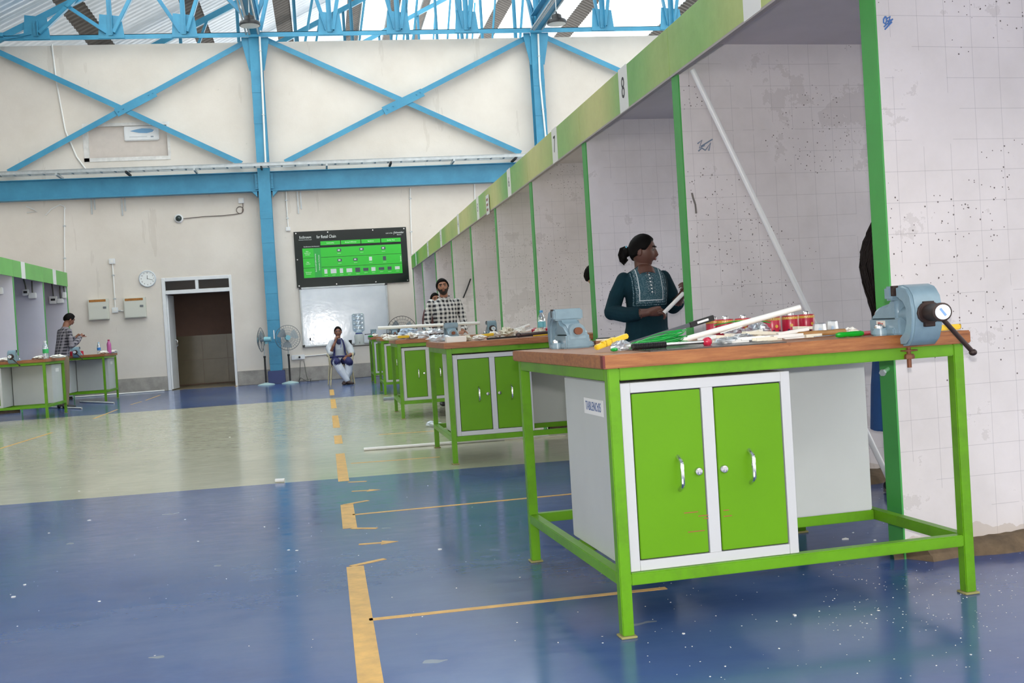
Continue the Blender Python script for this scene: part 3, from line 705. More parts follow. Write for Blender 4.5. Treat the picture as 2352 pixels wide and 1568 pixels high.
for i in range(len(edges)-1):
    y0, y1 = edges[i], edges[i+1]; num = 9-i; nw = ('nine, beside the nearest bench', 'eight, where the woman in teal stands', 'seven, with the half-hidden person', 'six', 'five, with a small notice', 'four', 'three', 'two', 'one, by the end wall')[i]
    t = thing('booth_fascia', 'green printed fascia board over booth '+nw, 'fascia', (BXR, y0, ZB))
    b = MB(); b.box(-.022, 0, .002, y1-y0-.002, 0, ZT-ZB); b.build('board', M_FASC, t, smooth=False, bevel=.002, seg=1)
    b = MB(); b.box(-.024, .004, .002, y1-y0-.002, -.012, .0); b.build('bottom_lip', simple('grey_ply_edge', 'a79f9c', .7), t, smooth=False)
    if num in strip_px: ym = onp(strip_px[num], 786-.79*(strip_px[num]-713), 'X', BXR-.022).y
    else: ym = onp(1728, 20, 'X', BXR-.022).y
    ym -= y0; wd = .2 if num > 3 else .24
    b = MB(); b.box(-.0255, -.022, ym-wd/2, ym+wd/2, -.006, ZT-ZB+.004); s_ = b.build('number_strip', simple('paper_white', 'e4e4e0', .55), t, smooth=False)
    if num < 9: text(str(num), .2 if num > 6 else .15, simple('ink_dark', '3c3a3c', .6), s_, (-.0262, ym, (ZT-ZB)/2), (R(90), 0, R(-90)), .8, 'numeral')
    c = MB(); c.box(.02, 2.14, .0, y1-y0, ZC-.001, ZC+.02)
    tag(c.build('booth_ceiling', simple('booth_ceiling_grey', 'cac2c2', .6, var=.08, vscale=2), loc=(BXR, y0, 0), smooth=False), 'grey ceiling board inside booth '+nw, 'ceiling board')
# power notice hung on fascia 5
p = onp(1121, 473, 'X', BXR-.03)
t = thing('fascia_notice', 'small white notice stuck on the fascia of booth 5', 'notice', (p.x, p.y, p.z))
b = MB(); b.box(-.008, 0, -.1, .1, -.1, .13); b.build('card', M_WHITE, t, smooth=False)
b = MB()
for k in range(3): b.box(-.0095, -.008, -.06, .06, -.06+.06*k, -.03+.06*k)
b.build('print', simple('print_red', '9a6a62', .6), t, smooth=False)
# pencilled and inked marks on the boards
ink = simple('blue_ink', '4b78b8', .6)
def ink_on(parent_part, Y0, rz, pts_px, label_name, w=.0035, mat=ink, x0=2.277):
    b = MB()
    for ln in pts_px:
        ps = []
        for px, py in ln:
            r = ray(px, py); n = Vector((math.sin(rz), -math.cos(rz), 0)); o = Vector((x0, Y0, 0))
            tt = (o-CAM).dot(n)/r.dot(n); ps.append(CAM+r*tt+n*.001)
        Mi = Matrix.Translation((x0, Y0, 0)) @ Matrix.Rotation(rz, 4, 'Z')
        b.tube([Mi.inverted() @ p for p in ps], w, 5)
    b.build(label_name, mat, parent_part)
ink_on(near, yb, .07, [[(2033, 38), (2029, 44), (2029, 52), (2033, 55), (2036, 48), (2035, 40), (2033, 38)], [(2037, 43), (2044, 38), (2040, 56)], [(2038, 49), (2046, 46)], [(2030, 62), (2050, 44)], [(2032, 68), (2048, 51)]], 'ink_number')
pa = [o for o in bpy.data.objects if o.get('label') == plabs[0]][0]
ink_on(pa, PY[0]-.095, .07, [[(1602, 330), (1612, 322), (1606, 340), (1618, 334)], [(1604, 347), (1612, 340), (1620, 345), (1632, 328), (1628, 346)], [(1610, 336), (1636, 320)]], 'ink_scribble', .004, simple('blue_grey_ink', '6f8094', .6), BXR)
ink_on(pa, PY[0]-.095, .07, [[(1589, 443), (1592, 455), (1597, 470), (1599, 490)]], 'scuff', .006, simple('scuff_grey', '6f6a66', .8), BXR)
# green bolt stub on the near green edge
t = thing('edge_bolt', 'bolt stub sticking out of the nearest green partition edge below the bench top', 'bolt', (2.269, yb+.04, onp(2045, 847, 'X', 2.26).z))
b = MB(); b.cyl((0, 0, 0), (-.045, -.03, -.012), .008, n=8); b.build('shank', simple('edge_green_pale', '7fb98a', .4), t); b = MB(); b.cyl((-.04, -.027, -.011), (-.05, -.034, -.014), .014, n=6); b.build('nut', M_GALV, t)
# pipe leaning across booth 9, and a second white one low down
def pipe(p0, p1, r, label, mat=None, cat='pipe', name='pvc_pipe', group=None):
    p0, p1 = Vector(p0), Vector(p1); t = thing(name, label, cat, p0, 0, group); d = p1-p0; n = d.normalized()
    b = MB(); a, c = frame_from(n); k = 14
    ring = lambda o, rr: [o+a*(rr*math.cos(6.28319*i/k))+c*(rr*math.sin(6.28319*i/k)) for i in range(k)]
    z = Vector((0, 0, 0)); vs = ring(z, r)+ring(d, r)+ring(d, r*.8)+ring(z, r*.8)
    fs = [(j*k+i, j*k+(i+1) % k, ((j+1) % 4)*k+(i+1) % k, ((j+1) % 4)*k+i) for j in range(4) for i in range(k)]
    b._add(vs, fs); b.build('tube', mat or M_PVC, t); return t
top = onp(1590, 160, 'Y', PY[0]-.15)
lo = onp(2052, 1066, 'Y', 5.55)
gl = Vector((0, 0, 0))
# straight pipe: upper end against the partition, foot on the floor
ft = G(2044.5, 1110); pipe(top, (ft.x, ft.y, .012), .0165, 'long grey pipe leaning across booth 9 against the drilled partition', simple('grey_pipe', 'e6e7e6', .3))
# ================================================================== short booth row on the other side
BXL = -5.372
PL = [18.5, 20.57, 22.68, 24.68]
ll = ['offcut', 'green-edged partition of the short booth row, second from the end wall', 'green-edged partition of the short booth row, next to the end one', 'green-edged partition at the end of the short booth row']
M_PARTL = simple('lilac_white_board', 'cdccd8', .6, var=.05, vscale=2)
for i in (1, 2, 3):
    t = partition(BXL, PL[i], 0, -1, 2.2, ll[i], thick=.07); 
    t.children[0].data.materials[0] = M_PARTL
for i in range(3):
    y0, y1 = PL[i], PL[i+1]+(.07 if i == 2 else 0)
    nm = ('second from the end wall', 'next to the end one', 'at its end by the wall')[i]
    t = thing('booth_fascia', 'green fascia board of the short booth row, '+(('farthest from the end wall',)+('in its middle', 'next to the end wall'))[i], 'fascia', (BXL, y0, ZB))
    b = MB(); b.box(0, .022, .002, y1-y0-.002, 0, ZT-ZB+.02); b.build('board', simple('plain_green_fascia', '68b455', .4, var=.12, vscale=1.5), t, smooth=False, bevel=.002, seg=1)
    if i:
        px = (53, 124)[i-1]; ym = onp(px, 620, 'X', BXL+.022).y-y0
        b = MB(); b.box(.022, .0255, ym-.13, ym+.13, -.005, ZT-ZB+.024); b.build('number_strip', simple('paper_white', 'e4e4e0', .55), t, smooth=False)
    c = MB(); c.box(-2.2, -.02, 0, y1-y0, ZC, ZC+.02); tag(c.build('booth_ceiling', simple('booth_ceiling_grey', '9d9494', .6), loc=(BXL, y0, 0), smooth=False), 'ceiling board of the short booth row, '+('farthest from the end wall', 'in its middle', 'next to the end wall')[i], 'ceiling board')
    c = MB(); c.box(-2.26, -2.22, 0, y1-y0, 0, ZC); tag(c.build('booth_back_board', M_PARTL, loc=(BXL, y0, 0), smooth=False), 'pale back board of the short booth row, '+('farthest from the end wall', 'in its middle', 'next to the end wall')[i], 'back board')
def meter(px, py, Y, w_, h_, label, cable=None, slot=False):
    p = onp(px, py, 'Y', Y); t = thing('meter_box', label, 'electrical box', (p.x, Y, p.z))
    b = MB(); b.box(-w_/2, w_/2, -.09, 0, -h_/2, h_/2); b.build('case', M_WHITE, t, bevel=.01)
    if slot:
        b = MB(); b.box(-w_*.28, w_*.28, -.094, -.09, -.015, .03); b.build('display', M_RUBBER, t, smooth=False)
    if cable:
        q = onp(*cable, 'Y', Y); d = q-p; b = MB(); b.tube([(0, -.03, h_/2), (d.x*.3, -.03, d.z*.6), (d.x, -.03, d.z)], .014, 6); b.build('cable', simple('grey_cord', '56564f', .6), t)
meter(61, 672, PL[2], .12, .12, 'small white meter box beside a white switch box, mid booth', (55, 641), True)
meter(76, 679, PL[2], .14, .11, 'white switch box under a cable in the middle booth of the short row', (74, 645))
meter(124, 689, PL[3], .16, .16, 'square white meter box with dark slot in the end booth', (120, 652), True)
meter(140, 691, PL[3], .13, .1, 'low white switch box next to the slotted meter box', (138, 657))
meter(149, 678, PL[3], .08, .13, 'narrow white box with cables at the corner of the end booth', (147, 658))
meter(0, 668, PL[1], .12, .12, 'white box on the booth partition at the picture-edge bench')

# ================================================================== banner and whiteboard
X0, X1 = onp(674, 533, 'Y', WY).x, onp(932, 522, 'Y', WY).x; Z1 = 3.447; Z0 = 2.162; BW, BH = X1-X0, Z1-Z0
ban = thing('banner', 'glossy dark banner with bright green table of pictures, above the whiteboard', 'banner', (X0, WY-.03, Z0))
b = MB(); b.box(0, BW, -.012, 0, 0, BH); b.build('panel', simple('glossy_black_green', '17211f', .12, var=.3, vscale=1.2), ban, smooth=False)
gm = simple('bright_green_print', '22c02a', .35); gd = simple('deep_green_print', '12a53a', .35); wt = simple('white_print', 'eef2ee', .4); gy = simple('icon_grey', '39424e', .35); wi = simple('icon_white', 'cfd6d4', .35)
def uv(u0, u1, v0, v1, mat, name, y=-.0135):
    b = MB(); b.box(u0*BW, u1*BW, y, -.012, (1-v1)*BH, (1-v0)*BH); return b.build(name, mat, ban, smooth=False)
for u0, u1 in ((.23, .405), (.412, .585), (.592, .762), (.77, .945)):
    uv(u0, u1, .19, .262, gm, 'heading_box'); 
for v0, v1 in ((.305, .475), (.482, .652), (.659, .835)):
    uv(.068, .165, v0, v1, gm, 'row_box'); uv(.227, .945, v0, v1, gm, 'row_box')
uv(.165, .227, .305, .835, gd, 'side_band')
YT = -.0142
def bt(s, size, u, v, mat=wt, sx=1, rot=(R(90), 0, 0)): return text(s, size, mat, ban, (u*BW, YT, (1-v)*BH), rot, sx)
bt('EcoStruxure', .082, .1, .105, sx=.66); bt('Innovation At Every Level', .028, .098, .15); bt('for Retail Chain', .1, .285, .11, sx=.7)
bt('Life Is On', .04, .845, .1); bt('|', .07, .887, .1); bt('Schneider', .062, .935, .095, sx=.9); bt('Electric', .035, .935, .135)
bt('EcoStruxure Architecture', .034, .15, .275)
for u, s in ((.317, 'Sustainability'), (.498, 'Energy & Efficiency'), (.677, 'Resilience'), (.857, 'Quality Time')): bt(s, .034, u, .226)
for v, s in ((.36, 'Apps,'), (.39, 'Analytics &'), (.42, 'Services'), (.555, 'Edge'), (.585, 'Control'), (.735, 'Connected'), (.765, 'Products')): bt(s, .03, .11, v)
bt('End-to-end Cybersecurity', .04, .178, .57, rot=(R(90), R(-90), 0)); bt('Cloud and/or On Premise', .034, .208, .57, rot=(R(90), R(-90), 0))
bt('Services', .04, .935, .57, rot=(R(90), R(-90), 0))
def icon(u, v, w_, h_, m1, m2=None):
    uv(u-w_/2, u+w_/2, v-h_/2, v+h_/2, m1, 'device_picture', -.0145)
    if m2: uv(u-w_*.3, u+w_*.2, v-h_*.3, v+h_*.2, m2, 'device_picture', -.0152)
    bt('equipment', .018, u, v+h_/2+.03)
for u in (.39, .59, .785): icon(u, .365, .038, .05, gy, wi)
for u in (.39, .53): icon(u, .545, .038, .05, gy, wi)
icon(.665, .545, .026, .07, wi); icon(.79, .55, .028, .075, gy)
for u, w_, h_, m in ((.262, .026, .08, wi), (.33, .05, .08, wi), (.4, .028, .085, wi), (.47, .05, .07, wi), (.545, .042, .08, gy), (.617, .046, .055, gy), (.685, .036, .07, wi), (.757, .05, .05, gy), (.83, .036, .06, gy), (.9, .042, .055, wi)): icon(u, .735, w_, h_, m)
for u0, v0 in ((.02, .03), (.3, .03), (.7, .03), (.98, .03), (.02, .5), (.02, .97), (.35, .97), (.7, .97), (.985, .97)):
    b = MB(); b.cyl((u0*BW, -.012, (1-v0)*BH), (u0*BW, -.024, (1-v0)*BH), .014, n=10); b.build('standoff_cap', M_CHROME, ban)
X0, X1 = onp(692, 700, 'Y', WY).x, onp(889, 700, 'Y', WY).x; Z1, Z0 = 2.14, .81
wb = thing('whiteboard', 'large glossy whiteboard mounted below the dark banner', 'whiteboard', (X0, WY-.03, Z0))
t = NT('whiteboard_enamel'); co = t.coord(); t.set(Base_Color=t.ramp(t.noise(co, 2, 4), [(.35, lin('c9d0d8')), (.7, lin('dbe0e6'))]), Roughness=.11); t.bsdf.inputs['Specular IOR Level'].default_value = 1.0; t.bump(t.noise(co, 7, 4, .6), .11, .012); M_WB = t.mat
b = MB(); b.box(0, X1-X0, -.015, 0, 0, Z1-Z0); b.build('board', M_WB, wb, smooth=False)
b = MB(); w_, h_ = X1-X0, Z1-Z0
for a in ((-.02, .012, 0, h_), (w_-.012, w_+.02, 0, h_), (-.02, w_+.02, -.02, .012), (-.02, w_+.02, h_-.012, h_+.02)): b.box(a[0], a[1], -.028, 0, a[2], a[3])
b.build('frame', M_GALV, wb, smooth=False)
for x in (0, w_):
    for z in (0, h_):
        b = MB(); b.box(x-.03, x+.03, -.032, .0, z-.03, z+.03); b.build('corner_cap', M_BLACK, wb, bevel=.006)
b = MB(); b.box(.14, .17, -.024, -.015, .12, .18); b.build('magnet', M_BLACK, wb, bevel=.004)
# ================================================================== workbenches
BL, BD, BHT = 1.319, 1.292, .935
WTH = .045
def make_bench():
    t = thing('workbench', '', 'workbench')
    b = MB(); b.box(-.019, BL+.019, -.019, BD+.019, BHT-WTH, BHT); b.build('worktop', M_WOOD, t, bevel=.004)
    za = BHT-WTH
    for x, y in ((0, 0), (BL-.04, 0), (0, BD-.04), (BL-.04, BD-.04)):
        b = MB(); b.box(x, x+.04, y, y+.04, .008, za); lg = b.build('leg', M_GREEN, t, bevel=.003)
        b = MB(); b.box(x-.008, x+.048, y-.008, y+.048, 0, .008); b.build('foot_plate', simple('dusty_foot', '8f8a55', .8), lg, bevel=.002, seg=1)
    e = .0005
    for x0, x1, y0, y1 in ((.04, BL-.04, e, .04), (.04, BL-.04, BD-.04, BD-e), (e, .04, .04, BD-.04), (BL-.04, BL-e, .04, BD-.04)):
        b = MB(); b.box(x0, x1, y0, y1, za-.042, za-e); b.build('apron_rail', M_GREEN, t, bevel=.003)
        b = MB(); b.box(x0, x1, y0, y1, .172, .212); b.build('stretcher', M_GREEN, t, bevel=.003)
    b = MB(); b.box(.04, BL-.04, .585, .625, .172, .212); b.build('stretcher', M_GREEN, t, bevel=.003)
    return t
M_DOOR = simple('door_green_enamel', '5f960a', .42, var=.05, vscale=3, spec=.3)
M_SCRATCH = simple('scratch_brown', '8f5f2e', .7)
def make_cabinet(sticker=None, scratch=False):
    """front faces -y, origin at its front left bottom corner"""
    t = thing('tool_cabinet', '', 'cabinet'); W_, D_, H_ = .608, .69, .625
    b = MB(); b.box(0, W_, .014, D_, 0, H_); b.build('body', M_GREYP, t, bevel=.004)
    fr = .034; mid = .042
    b = MB()
    for x0, x1, z0, z1 in ((0, fr, 0, H_), (W_-fr, W_, 0, H_), (fr, W_-fr, 0, fr), (fr, W_-fr, H_-fr, H_), (W_/2-mid/2, W_/2+mid/2, fr, H_-fr)): b.box(x0, x1, 0, .014, z0, z1)
    b.build('front_frame', simple('frame_pale_grey', 'bfc0c2', .4), t, bevel=.0015, seg=1)
    b = MB(); b.box(fr-.001, W_-fr+.001, .0125, .0139, fr, H_-fr); b.build('door_gap', M_RUBBER, t, smooth=False)
    for i in (0, 1):
        x0 = fr+.004 if i == 0 else W_/2+mid/2+.004; x1 = W_/2-mid/2-.004 if i == 0 else W_-fr-.004
        b = MB(); b.box(x0, x1, .0015, .012, fr+.004, H_-fr-.004); d = b.build('cabinet_door', M_DOOR, t, bevel=.002)
        hx = x0+.15 if i == 0 else x0+.115; hz = .312
        b = MB(); b.tube([(hx, .002, hz+.056), (hx, -.026, hz+.04), (hx, -.03, hz+.03), (hx, -.03, hz-.03), (hx, -.026, hz-.04), (hx, .002, hz-.056)], .0075, 8); b.build('handle', M_CHROME, d)
        lx = x1-.022 if i == 0 else x0+.02
        b = MB(); b.lathe([(.0145, 0), (.0145, .006), (.012, .01), (.0, .011)], 16, Matrix.Translation((lx, .0015, hz)) @ Matrix.Rotation(R(90), 4, 'X')); b.box(lx-.002, lx+.002, -.011, -.0088, hz-.008, hz+.008); b.build('lock', M_CHROME, d)
        if scratch:
            b = MB()
            for k, (sx, sz, L) in enumerate(((.16, .175, .05), (.21, .16, .04), (.17, .11, .06), (.25, .105, .03), (.23, .15, .03)) if i == 0 else ((.01, .17, .02), (.01, .15, .03))):
                b.box(x0+sx, x0+sx+L, .0009, .0014, sz, sz+.0035, Matrix.Rotation(0, 4, 'Z'))
            b.build('scratch', M_SCRATCH, d, smooth=False)
    return t
def sticker(cab, words, size):
    b = MB(); b.box(-.0012, -.0002, .20, .43, .50, .557); s = b.build('label_sticker', simple('paper_white', 'e4e4e0', .55), cab, smooth=False)
    if words: text(words, size, simple('ink_blue_grey', '5a6c93', .6), s, (-.0016, .315, .5285), (R(90), 0, R(-90)), .72)
bench0 = make_bench(); cab0 = make_cabinet(None, True); cab_p = make_cabinet()
TBL = {}
def place_bench(key, x, y, rz, lab, labf, labr, first=False, words=None):
    bn = bench0 if first else copy_tree(bench0); bn.location = (x, y, 0); bn.rotation_euler = (0, 0, rz); bn['label'] = lab
    Mx = Matrix.Translation((x, y, 0)) @ Matrix.Rotation(rz, 4, 'Z'); TBL[key] = (x, y, rz, Mx)
    f = cab0 if first else copy_tree(cab_p); p = Mx @ Vector((.046, .018, .2125)); f.location = p; f.rotation_euler = (0, 0, rz); f['label'] = labf
    if words is not None: sticker(f, words, .046)
    r = copy_tree(cab_p); p = Mx @ Vector((BL-.046, BD-.018, .2125)); r.location = p; r.rotation_euler = (0, 0, rz+math.pi); r['label'] = labr
    return f, r
place_bench('t1', .9034, 3.4667, .0518, 'nearest green steel workbench with wooden top, holding the red tins', 'green-doored cabinet with table number sticker under the nearest bench', 'grey-backed cabinet under the far side of the nearest bench', True, 'TABLENO:05')
place_bench('t2', .912, 8.324, .01, 'green workbench next behind the nearest one, with the blue-capped bottle', 'green-doored cabinet under the bench with the blue-capped bottle', 'far-side cabinet under the bench with the blue-capped bottle')
place_bench('t3', .84, 12.93, .0, 'green workbench in front of the man in checked shirt', 'green-doored cabinet under the bench in front of the checked shirt', 'far-side cabinet under the bench in front of the checked shirt')
place_bench('t4', .905, 17.9, .0, 'green workbench beyond the man in checked shirt', 'green-doored cabinet under the bench beyond the checked shirt', 'far-side cabinet under the bench beyond the checked shirt')
place_bench('t5', .93, 22.1, .0, 'green workbench nearest the end wall, beside the water bottle stand', 'green-doored cabinet under the bench beside the water stand', 'far-side cabinet under the bench beside the water stand')
f, r = place_bench('LA', -5.67, 18.18, .0, 'green workbench of the short row with the green-label bottle', 'green-doored cabinet under the bench with the green-label bottle', 'white-stickered cabinet under the bench with the green-label bottle')
sticker(r, None, .04); r.children[-1].location.x = 0
f, r2 = place_bench('LB', -5.6, 22.5, .0, 'green workbench of the short row with the pink bottle', 'green-doored cabinet under the bench with the pink bottle', 'white-stickered cabinet under the bench with the pink bottle')
sticker(r2, None, .04)
COL.objects.unlink; 
for o in list(cab_p.children_recursive)+[cab_p]: bpy.data.objects.remove(o)

# ================================================================== bench vises
def make_vise(logo=False):
    t = thing('bench_vise', '', 'vise')
    b = MB(); b.box(-.17, .02, -.052, .052, 0, .07); b.box(-.15, .0, -.062, .062, 0, .03)
    for s in (-1, 1): b.cyl((-.075, s*.065, 0), (-.075, s*.065, .03), .034, .032, 16)
    b.build('base', M_VISE, t, bevel=.006)
    for s in (-1, 1): bb = MB(); bb.lathe([(.016, .03), (.016, .04), (.01, .046), (.0, .048)], 12, Matrix.Translation((-.075, s*.07, 0))); bb.build('base_bolt', M_CHROME, t)
    b = MB(); b.prism([(-.175, .035), (-.0, .035), (.0, .150), (-.04, .150), (-.06, .128), (-.11, .118), (-.165, .085)], -.046, .046); b.build('fixed_body', M_VISE, t, bevel=.012, seg=3)
    b = MB(); b.box(-.045, -.001, -.066, .066, .14, .198); b.build('fixed_jaw', M_VISE, t, bevel=.008)
    b = MB(); b.box(-.001, .006, -.064, .064, .158, .199); b.build('jaw_plate', M_DARK, t, smooth=False)
    b = MB(); b.box(.0075, .0145, -.064, .064, .158, .199); b.build('jaw_plate', M_DARK, t, smooth=False)
    prof = [(.014, .148), (.014, .198), (.05, .2), (.085, .188), (.108, .155), (.118, .10), (.116, .06), (.11, .02), (.095, -.02), (.07, -.042), (.026, -.045), (.022, -.01), (.055, .02), (.066, .05), (.066, .105), (.05, .13), (.03, .142)]
    b = MB(); b.prism(prof, -.058, .058); b.build('moving_jaw', M_VISE, t, bevel=.009, seg=3)
    b = MB(); b.cyl((-.17, 0, .085), (.08, 0, .085), .036, n=20); b.build('slide', M_VISE, t)
    b = MB(); b.cyl((-.19, 0, .085), (-.168, 0, .085), .018, n=14); b.build('screw_end', simple('rusty_iron', '7a4b33', .6, .3), t)
    b = MB(); b.cyl((.068, 0, .08), (.076, 0, .08), .046, n=18); b.prism([(.0, 0)]*0 or [(.112, .03), (.125, .03), (.125, .13), (.112, .13)], -.02, .02)
    b.cyl((.114, 0, .085), (.126, 0, .085), .045, n=14); b.build('screw_flange', M_DARK, t, bevel=.002, seg=1)
    b = MB(); b.lathe([(.03, .12), (.034, .135), (.033, .17), (.036, .18), (.036, .195), (.03, .197)], 22, Matrix.Translation((0, 0, .085)) @ Matrix.Rotation(R(90), 4, 'Y')); hub = b.build('screw_hub', M_DARK, t)
    b = MB(); b.lathe([(.029, .196), (.029, .1985)], 22, Matrix.Translation((0, 0, .085)) @ Matrix.Rotation(R(90), 4, 'Y')); b.build('cap_disc', simple('cap_white', 'dfe4e6', .35), hub)
    if logo:
        b = MB(); b.box(.1985, .1995, -.004, .004, .068, .102, Matrix.Translation((0, 0, .085)) @ Matrix.Rotation(R(35), 4, 'X') @ Matrix.Translation((0, 0, -.085))); b.build('cap_logo', simple('logo_blue', '7fa6d6', .4), hub, smooth=False)
    return t
def vise_handle(t, ang, off=0.0, L=.23):
    """bar across the hub; ang measured from straight down in the plane across the screw"""
    d = Vector((0, math.sin(ang), -math.cos(ang))); c = Vector((.162, 0, .085))
    p0, p1 = c+d*(L/2+off), c-d*(L/2-off)
    b = MB(); b.cyl(p0, p1, .0085, n=12); h = b.build('handle_bar', M_DARK, t)
    for p in (p0, p1): b = MB(); b.sphere(p, .0135, 12, 8); b.build('bar_knob', M_DARK, h)
def place_vise(v, key, a, bb, back, label, s=1.0):
    x, y, rz, Mx = TBL[key]; v.location = Mx @ Vector((a, bb, BHT)); v.rotation_euler = (0, 0, rz+(math.pi/2 if back else -math.pi/2)); v.scale = (s, s, s*.86); v['label'] = label
    return v
va = make_vise(True); vise_handle(va, R(38), .095)
b = MB(); b.box(-.12, -.065, -.0536, -.0521, .035, .06); pl = b.build('maker_plate', simple('plate_cream', 'd9d2c8', .4), va, smooth=False)
text('Pilot', .018, simple('plate_red', 'b0403c', .5), pl, (-.0925, -.0541, .047))
b = MB(); b.cyl((.0, .0, -.135), (0, 0, -.02), .008, n=8); b.lathe([(.03, -.068), (.03, -.063)], 14); b.lathe([(.018, -.1), (.02, -.09), (.016, -.08)], 6); b.build('clamp_bolt', simple('rusty_iron', '7a4b33', .6, .3), va, loc=(-.012, .0, 0))
va.children[-1].location = (.012, 0, -.005)
vb = make_vise(); vise_handle(vb, R(88), .06, .24)
place_vise(va, 't1', 1.1, -.015, False, 'large blue-grey vise with white cap overhanging the nearest bench')
place_vise(vb, 't1', .205, 1.20, True, 'blue-grey vise seen from behind on the nearest bench')
def cp(src, key, a, bb, back, label, s=1.0): return place_vise(copy_tree(src), key, a, bb, back, label, s)
vp = copy_tree(va)
for c in list(vp.children):
    if c.name.split('.')[0] in ('clamp_bolt', 'maker_plate'):
        for d in list(c.children_recursive)+[c]: bpy.data.objects.remove(d)
cp(vb, 't2', .19, 1.16, True, 'vise seen from behind on the bench with the blue-capped bottle', .92)
cp(vp, 't3', 1.14, .06, False, 'vise gripping the long white pipe beside the checked shirt', .95)
cp(vb, 't3', .2, 1.2, True, 'vise seen from behind on the bench by the checked shirt', .95)
cp(vp, 't4', .75, -.0, False, 'front vise on the bench beyond the checked shirt', .95)
cp(vb, 't4', .3, 1.2, True, 'rear vise on the bench beyond the checked shirt', .95)
cp(vb, 't5', .1, 1.2, True, 'rear vise on the bench nearest the end wall', .95)
cp(vp, 'LA', .86, -.015, False, 'vise on the short-row bench with the green-label bottle')
cp(vp, 'LA', .32, -.015, False, 'second vise at the far end of the green-label bottle bench')
cp(vp, 'LB', .82, -.015, False, 'vise on the short-row bench with the pink bottle')
cp(vb, 'LB', .5, 1.2, True, 'rear vise by the man at the pink-bottle bench')
for o in list(vp.children_recursive)+[vp]: bpy.data.objects.remove(o)

# ================================================================== things lying on the benches
def tat(key, px, bb, z=BHT):
    """point of a bench at depth bb and height z that lies under picture column px"""
    Mx = TBL[key][3]; lo, hi = -1.5, 3.
    for _ in range(40):
        m = (lo+hi)/2
        if proj(Mx @ Vector((m, bb, z)))[0] < px: lo = m
        else: hi = m
    return Mx @ Vector((lo, bb, z))
def atpy(key, px, py, bb):
    """point above a bench in its plane of depth bb seen at pixel px,py"""
    x, y, rz, Mx = TBL[key]; n = Vector((-math.sin(rz), math.cos(rz), 0)); o = Mx @ Vector((0, bb, 0)); r = ray(px, py)
    return CAM+r*((o-CAM).dot(n)/r.dot(n))
def blob(name, label, cat, p, size, mat, seed=0, amp=.35, group=None, nu=18, nv=12, sub='bag'):
    """crumpled plastic or paper: a jagged closed skin"""
    rr = random.Random(seed); b = MB(); b.sphere((0, 0, size[2]), size, nu, nv)
    vs = []
    for v in b.v:
        k = 1+amp*(rr.random()-.5)*2; vs.append((v[0]*k, v[1]*k, max(0.0006, v[2]*(1+amp*(rr.random()-.5)))))
    b.v = vs; t = thing(name, label, cat, p, rr.random()*6, group); b.build(sub, mat, t, smooth=False); return t
M_BAG = m_glass('clear_plastic_film', (.9, .91, .92), .3, .62)
M_PAPER = simple('crumpled_white', 'e6e4dd', .6)
M_CREAM = simple('cream_plastic', 'dcd6c4', .5)
M_YEL = simple('yellow_plastic', 'e3bd2c', .35)
M_GRN = simple('green_cable', '109a3a', .3)
M_RED = simple('red_tin_print', 'b3203f', .3, var=.1, vscale=20)
b = MB(); b.box(-.0197, -.0188, -.019, .008, BHT-WTH+.002, BHT-.002); b.box(-.0195, -.012, -.0197, -.0188, BHT-WTH+.002, BHT-.002); b.build('corner_paint', simple('corner_red', '6a2622', .5), bench0, smooth=False)
# thin dark sheet
Mx = TBL['t1'][3]
t = thing('metal_sheet', 'thin dark metal sheet lying at the corner of the nearest bench', 'sheet', Mx @ Vector((.16, .02, BHT)), .0518-.05)
b = MB(); b.prism([(0, 0), (.48, 0), (.48, .004), (0, .004)], 0, .42); b.build('sheet', simple('dark_sheet', '4a4644', .25, .4, var=.2), t, smooth=False)
# yellow cutter
def plank_thing(name, label, cat, p0, p1, w, h, mat, extra=None, part='body'):
    p0, p1 = Vector(p0), Vector(p1); d = p1-p0; t = thing(name, label, cat, p0); t.rotation_euler = d.to_track_quat('X', 'Z').to_euler()
    b = MB(); b.box(0, d.length, -w/2, w/2, 0, h); b.build(part, mat, t, bevel=min(w, h)*.2)
    if extra: extra(t, d.length)
    return t
def yel(t, L):
    b = MB(); b.box(L*.2, L*.6, -.013, .013, .008, .022); b.build('grip', M_YEL, t, bevel=.003)
    b = MB(); b.box(L*.28, L*.3, -.0135, .0135, .0, .0225); b.box(L*.45, L*.47, -.0135, .0135, 0, .0225); b.build('rib', simple('yellow_dark', 'b8921c', .4), t, smooth=False)
plank_thing('utility_cutter', 'yellow plastic cutter lying beside the green wire coil', 'cutter', tat('t1', 1370, .3)+Vector((0, 0, .009)), atpy('t1', 1442, 776, .34), .022, .018, M_YEL, yel)
blob('plastic_bag', 'crumpled clear bag in front of the yellow cutter', 'bag', tat('t1', 1428, .2, BHT+.004), (.032, .024, .017), M_BAG, 4)
blob('bottle_cap', 'small green cap beside the crumpled clear bag', 'cap', tat('t1', 1411, .17, BHT+.004), (.013, .013, .007), M_GRN, 5, .1)
# ball-ended tool with ribbed grip
p0, p1 = tat('t1', 1452, .13, BHT+.017), tat('t1', 1626, .16, BHT+.017); d = p1-p0
t = thing('ball_end_tool', 'chrome tool with black ribbed grip and red ball end', 'tool', p0); t.rotation_euler = d.to_track_quat('X', 'Z').to_euler(); L = d.length
b = MB(); pr = []
for i in range(40): pr.append((.0125 if i % 2 else .0085, L*.43*i/39))
b.lathe(pr, 14, Matrix.Rotation(R(90), 4, 'Y')); b.build('ribbed_grip', M_BLACK, t, ang=10)
b = MB(); b.cyl((L*.42, 0, 0), (L*.97, 0, 0), .0062, n=12); b.build('shaft', M_CHROME, t)
b = MB(); b.sphere((L*.99, 0, 0), (.018, .0165, .0165), 16, 10); b.build('ball', simple('red_clear_ball', 'd4304f', .15, trans=.3), t)
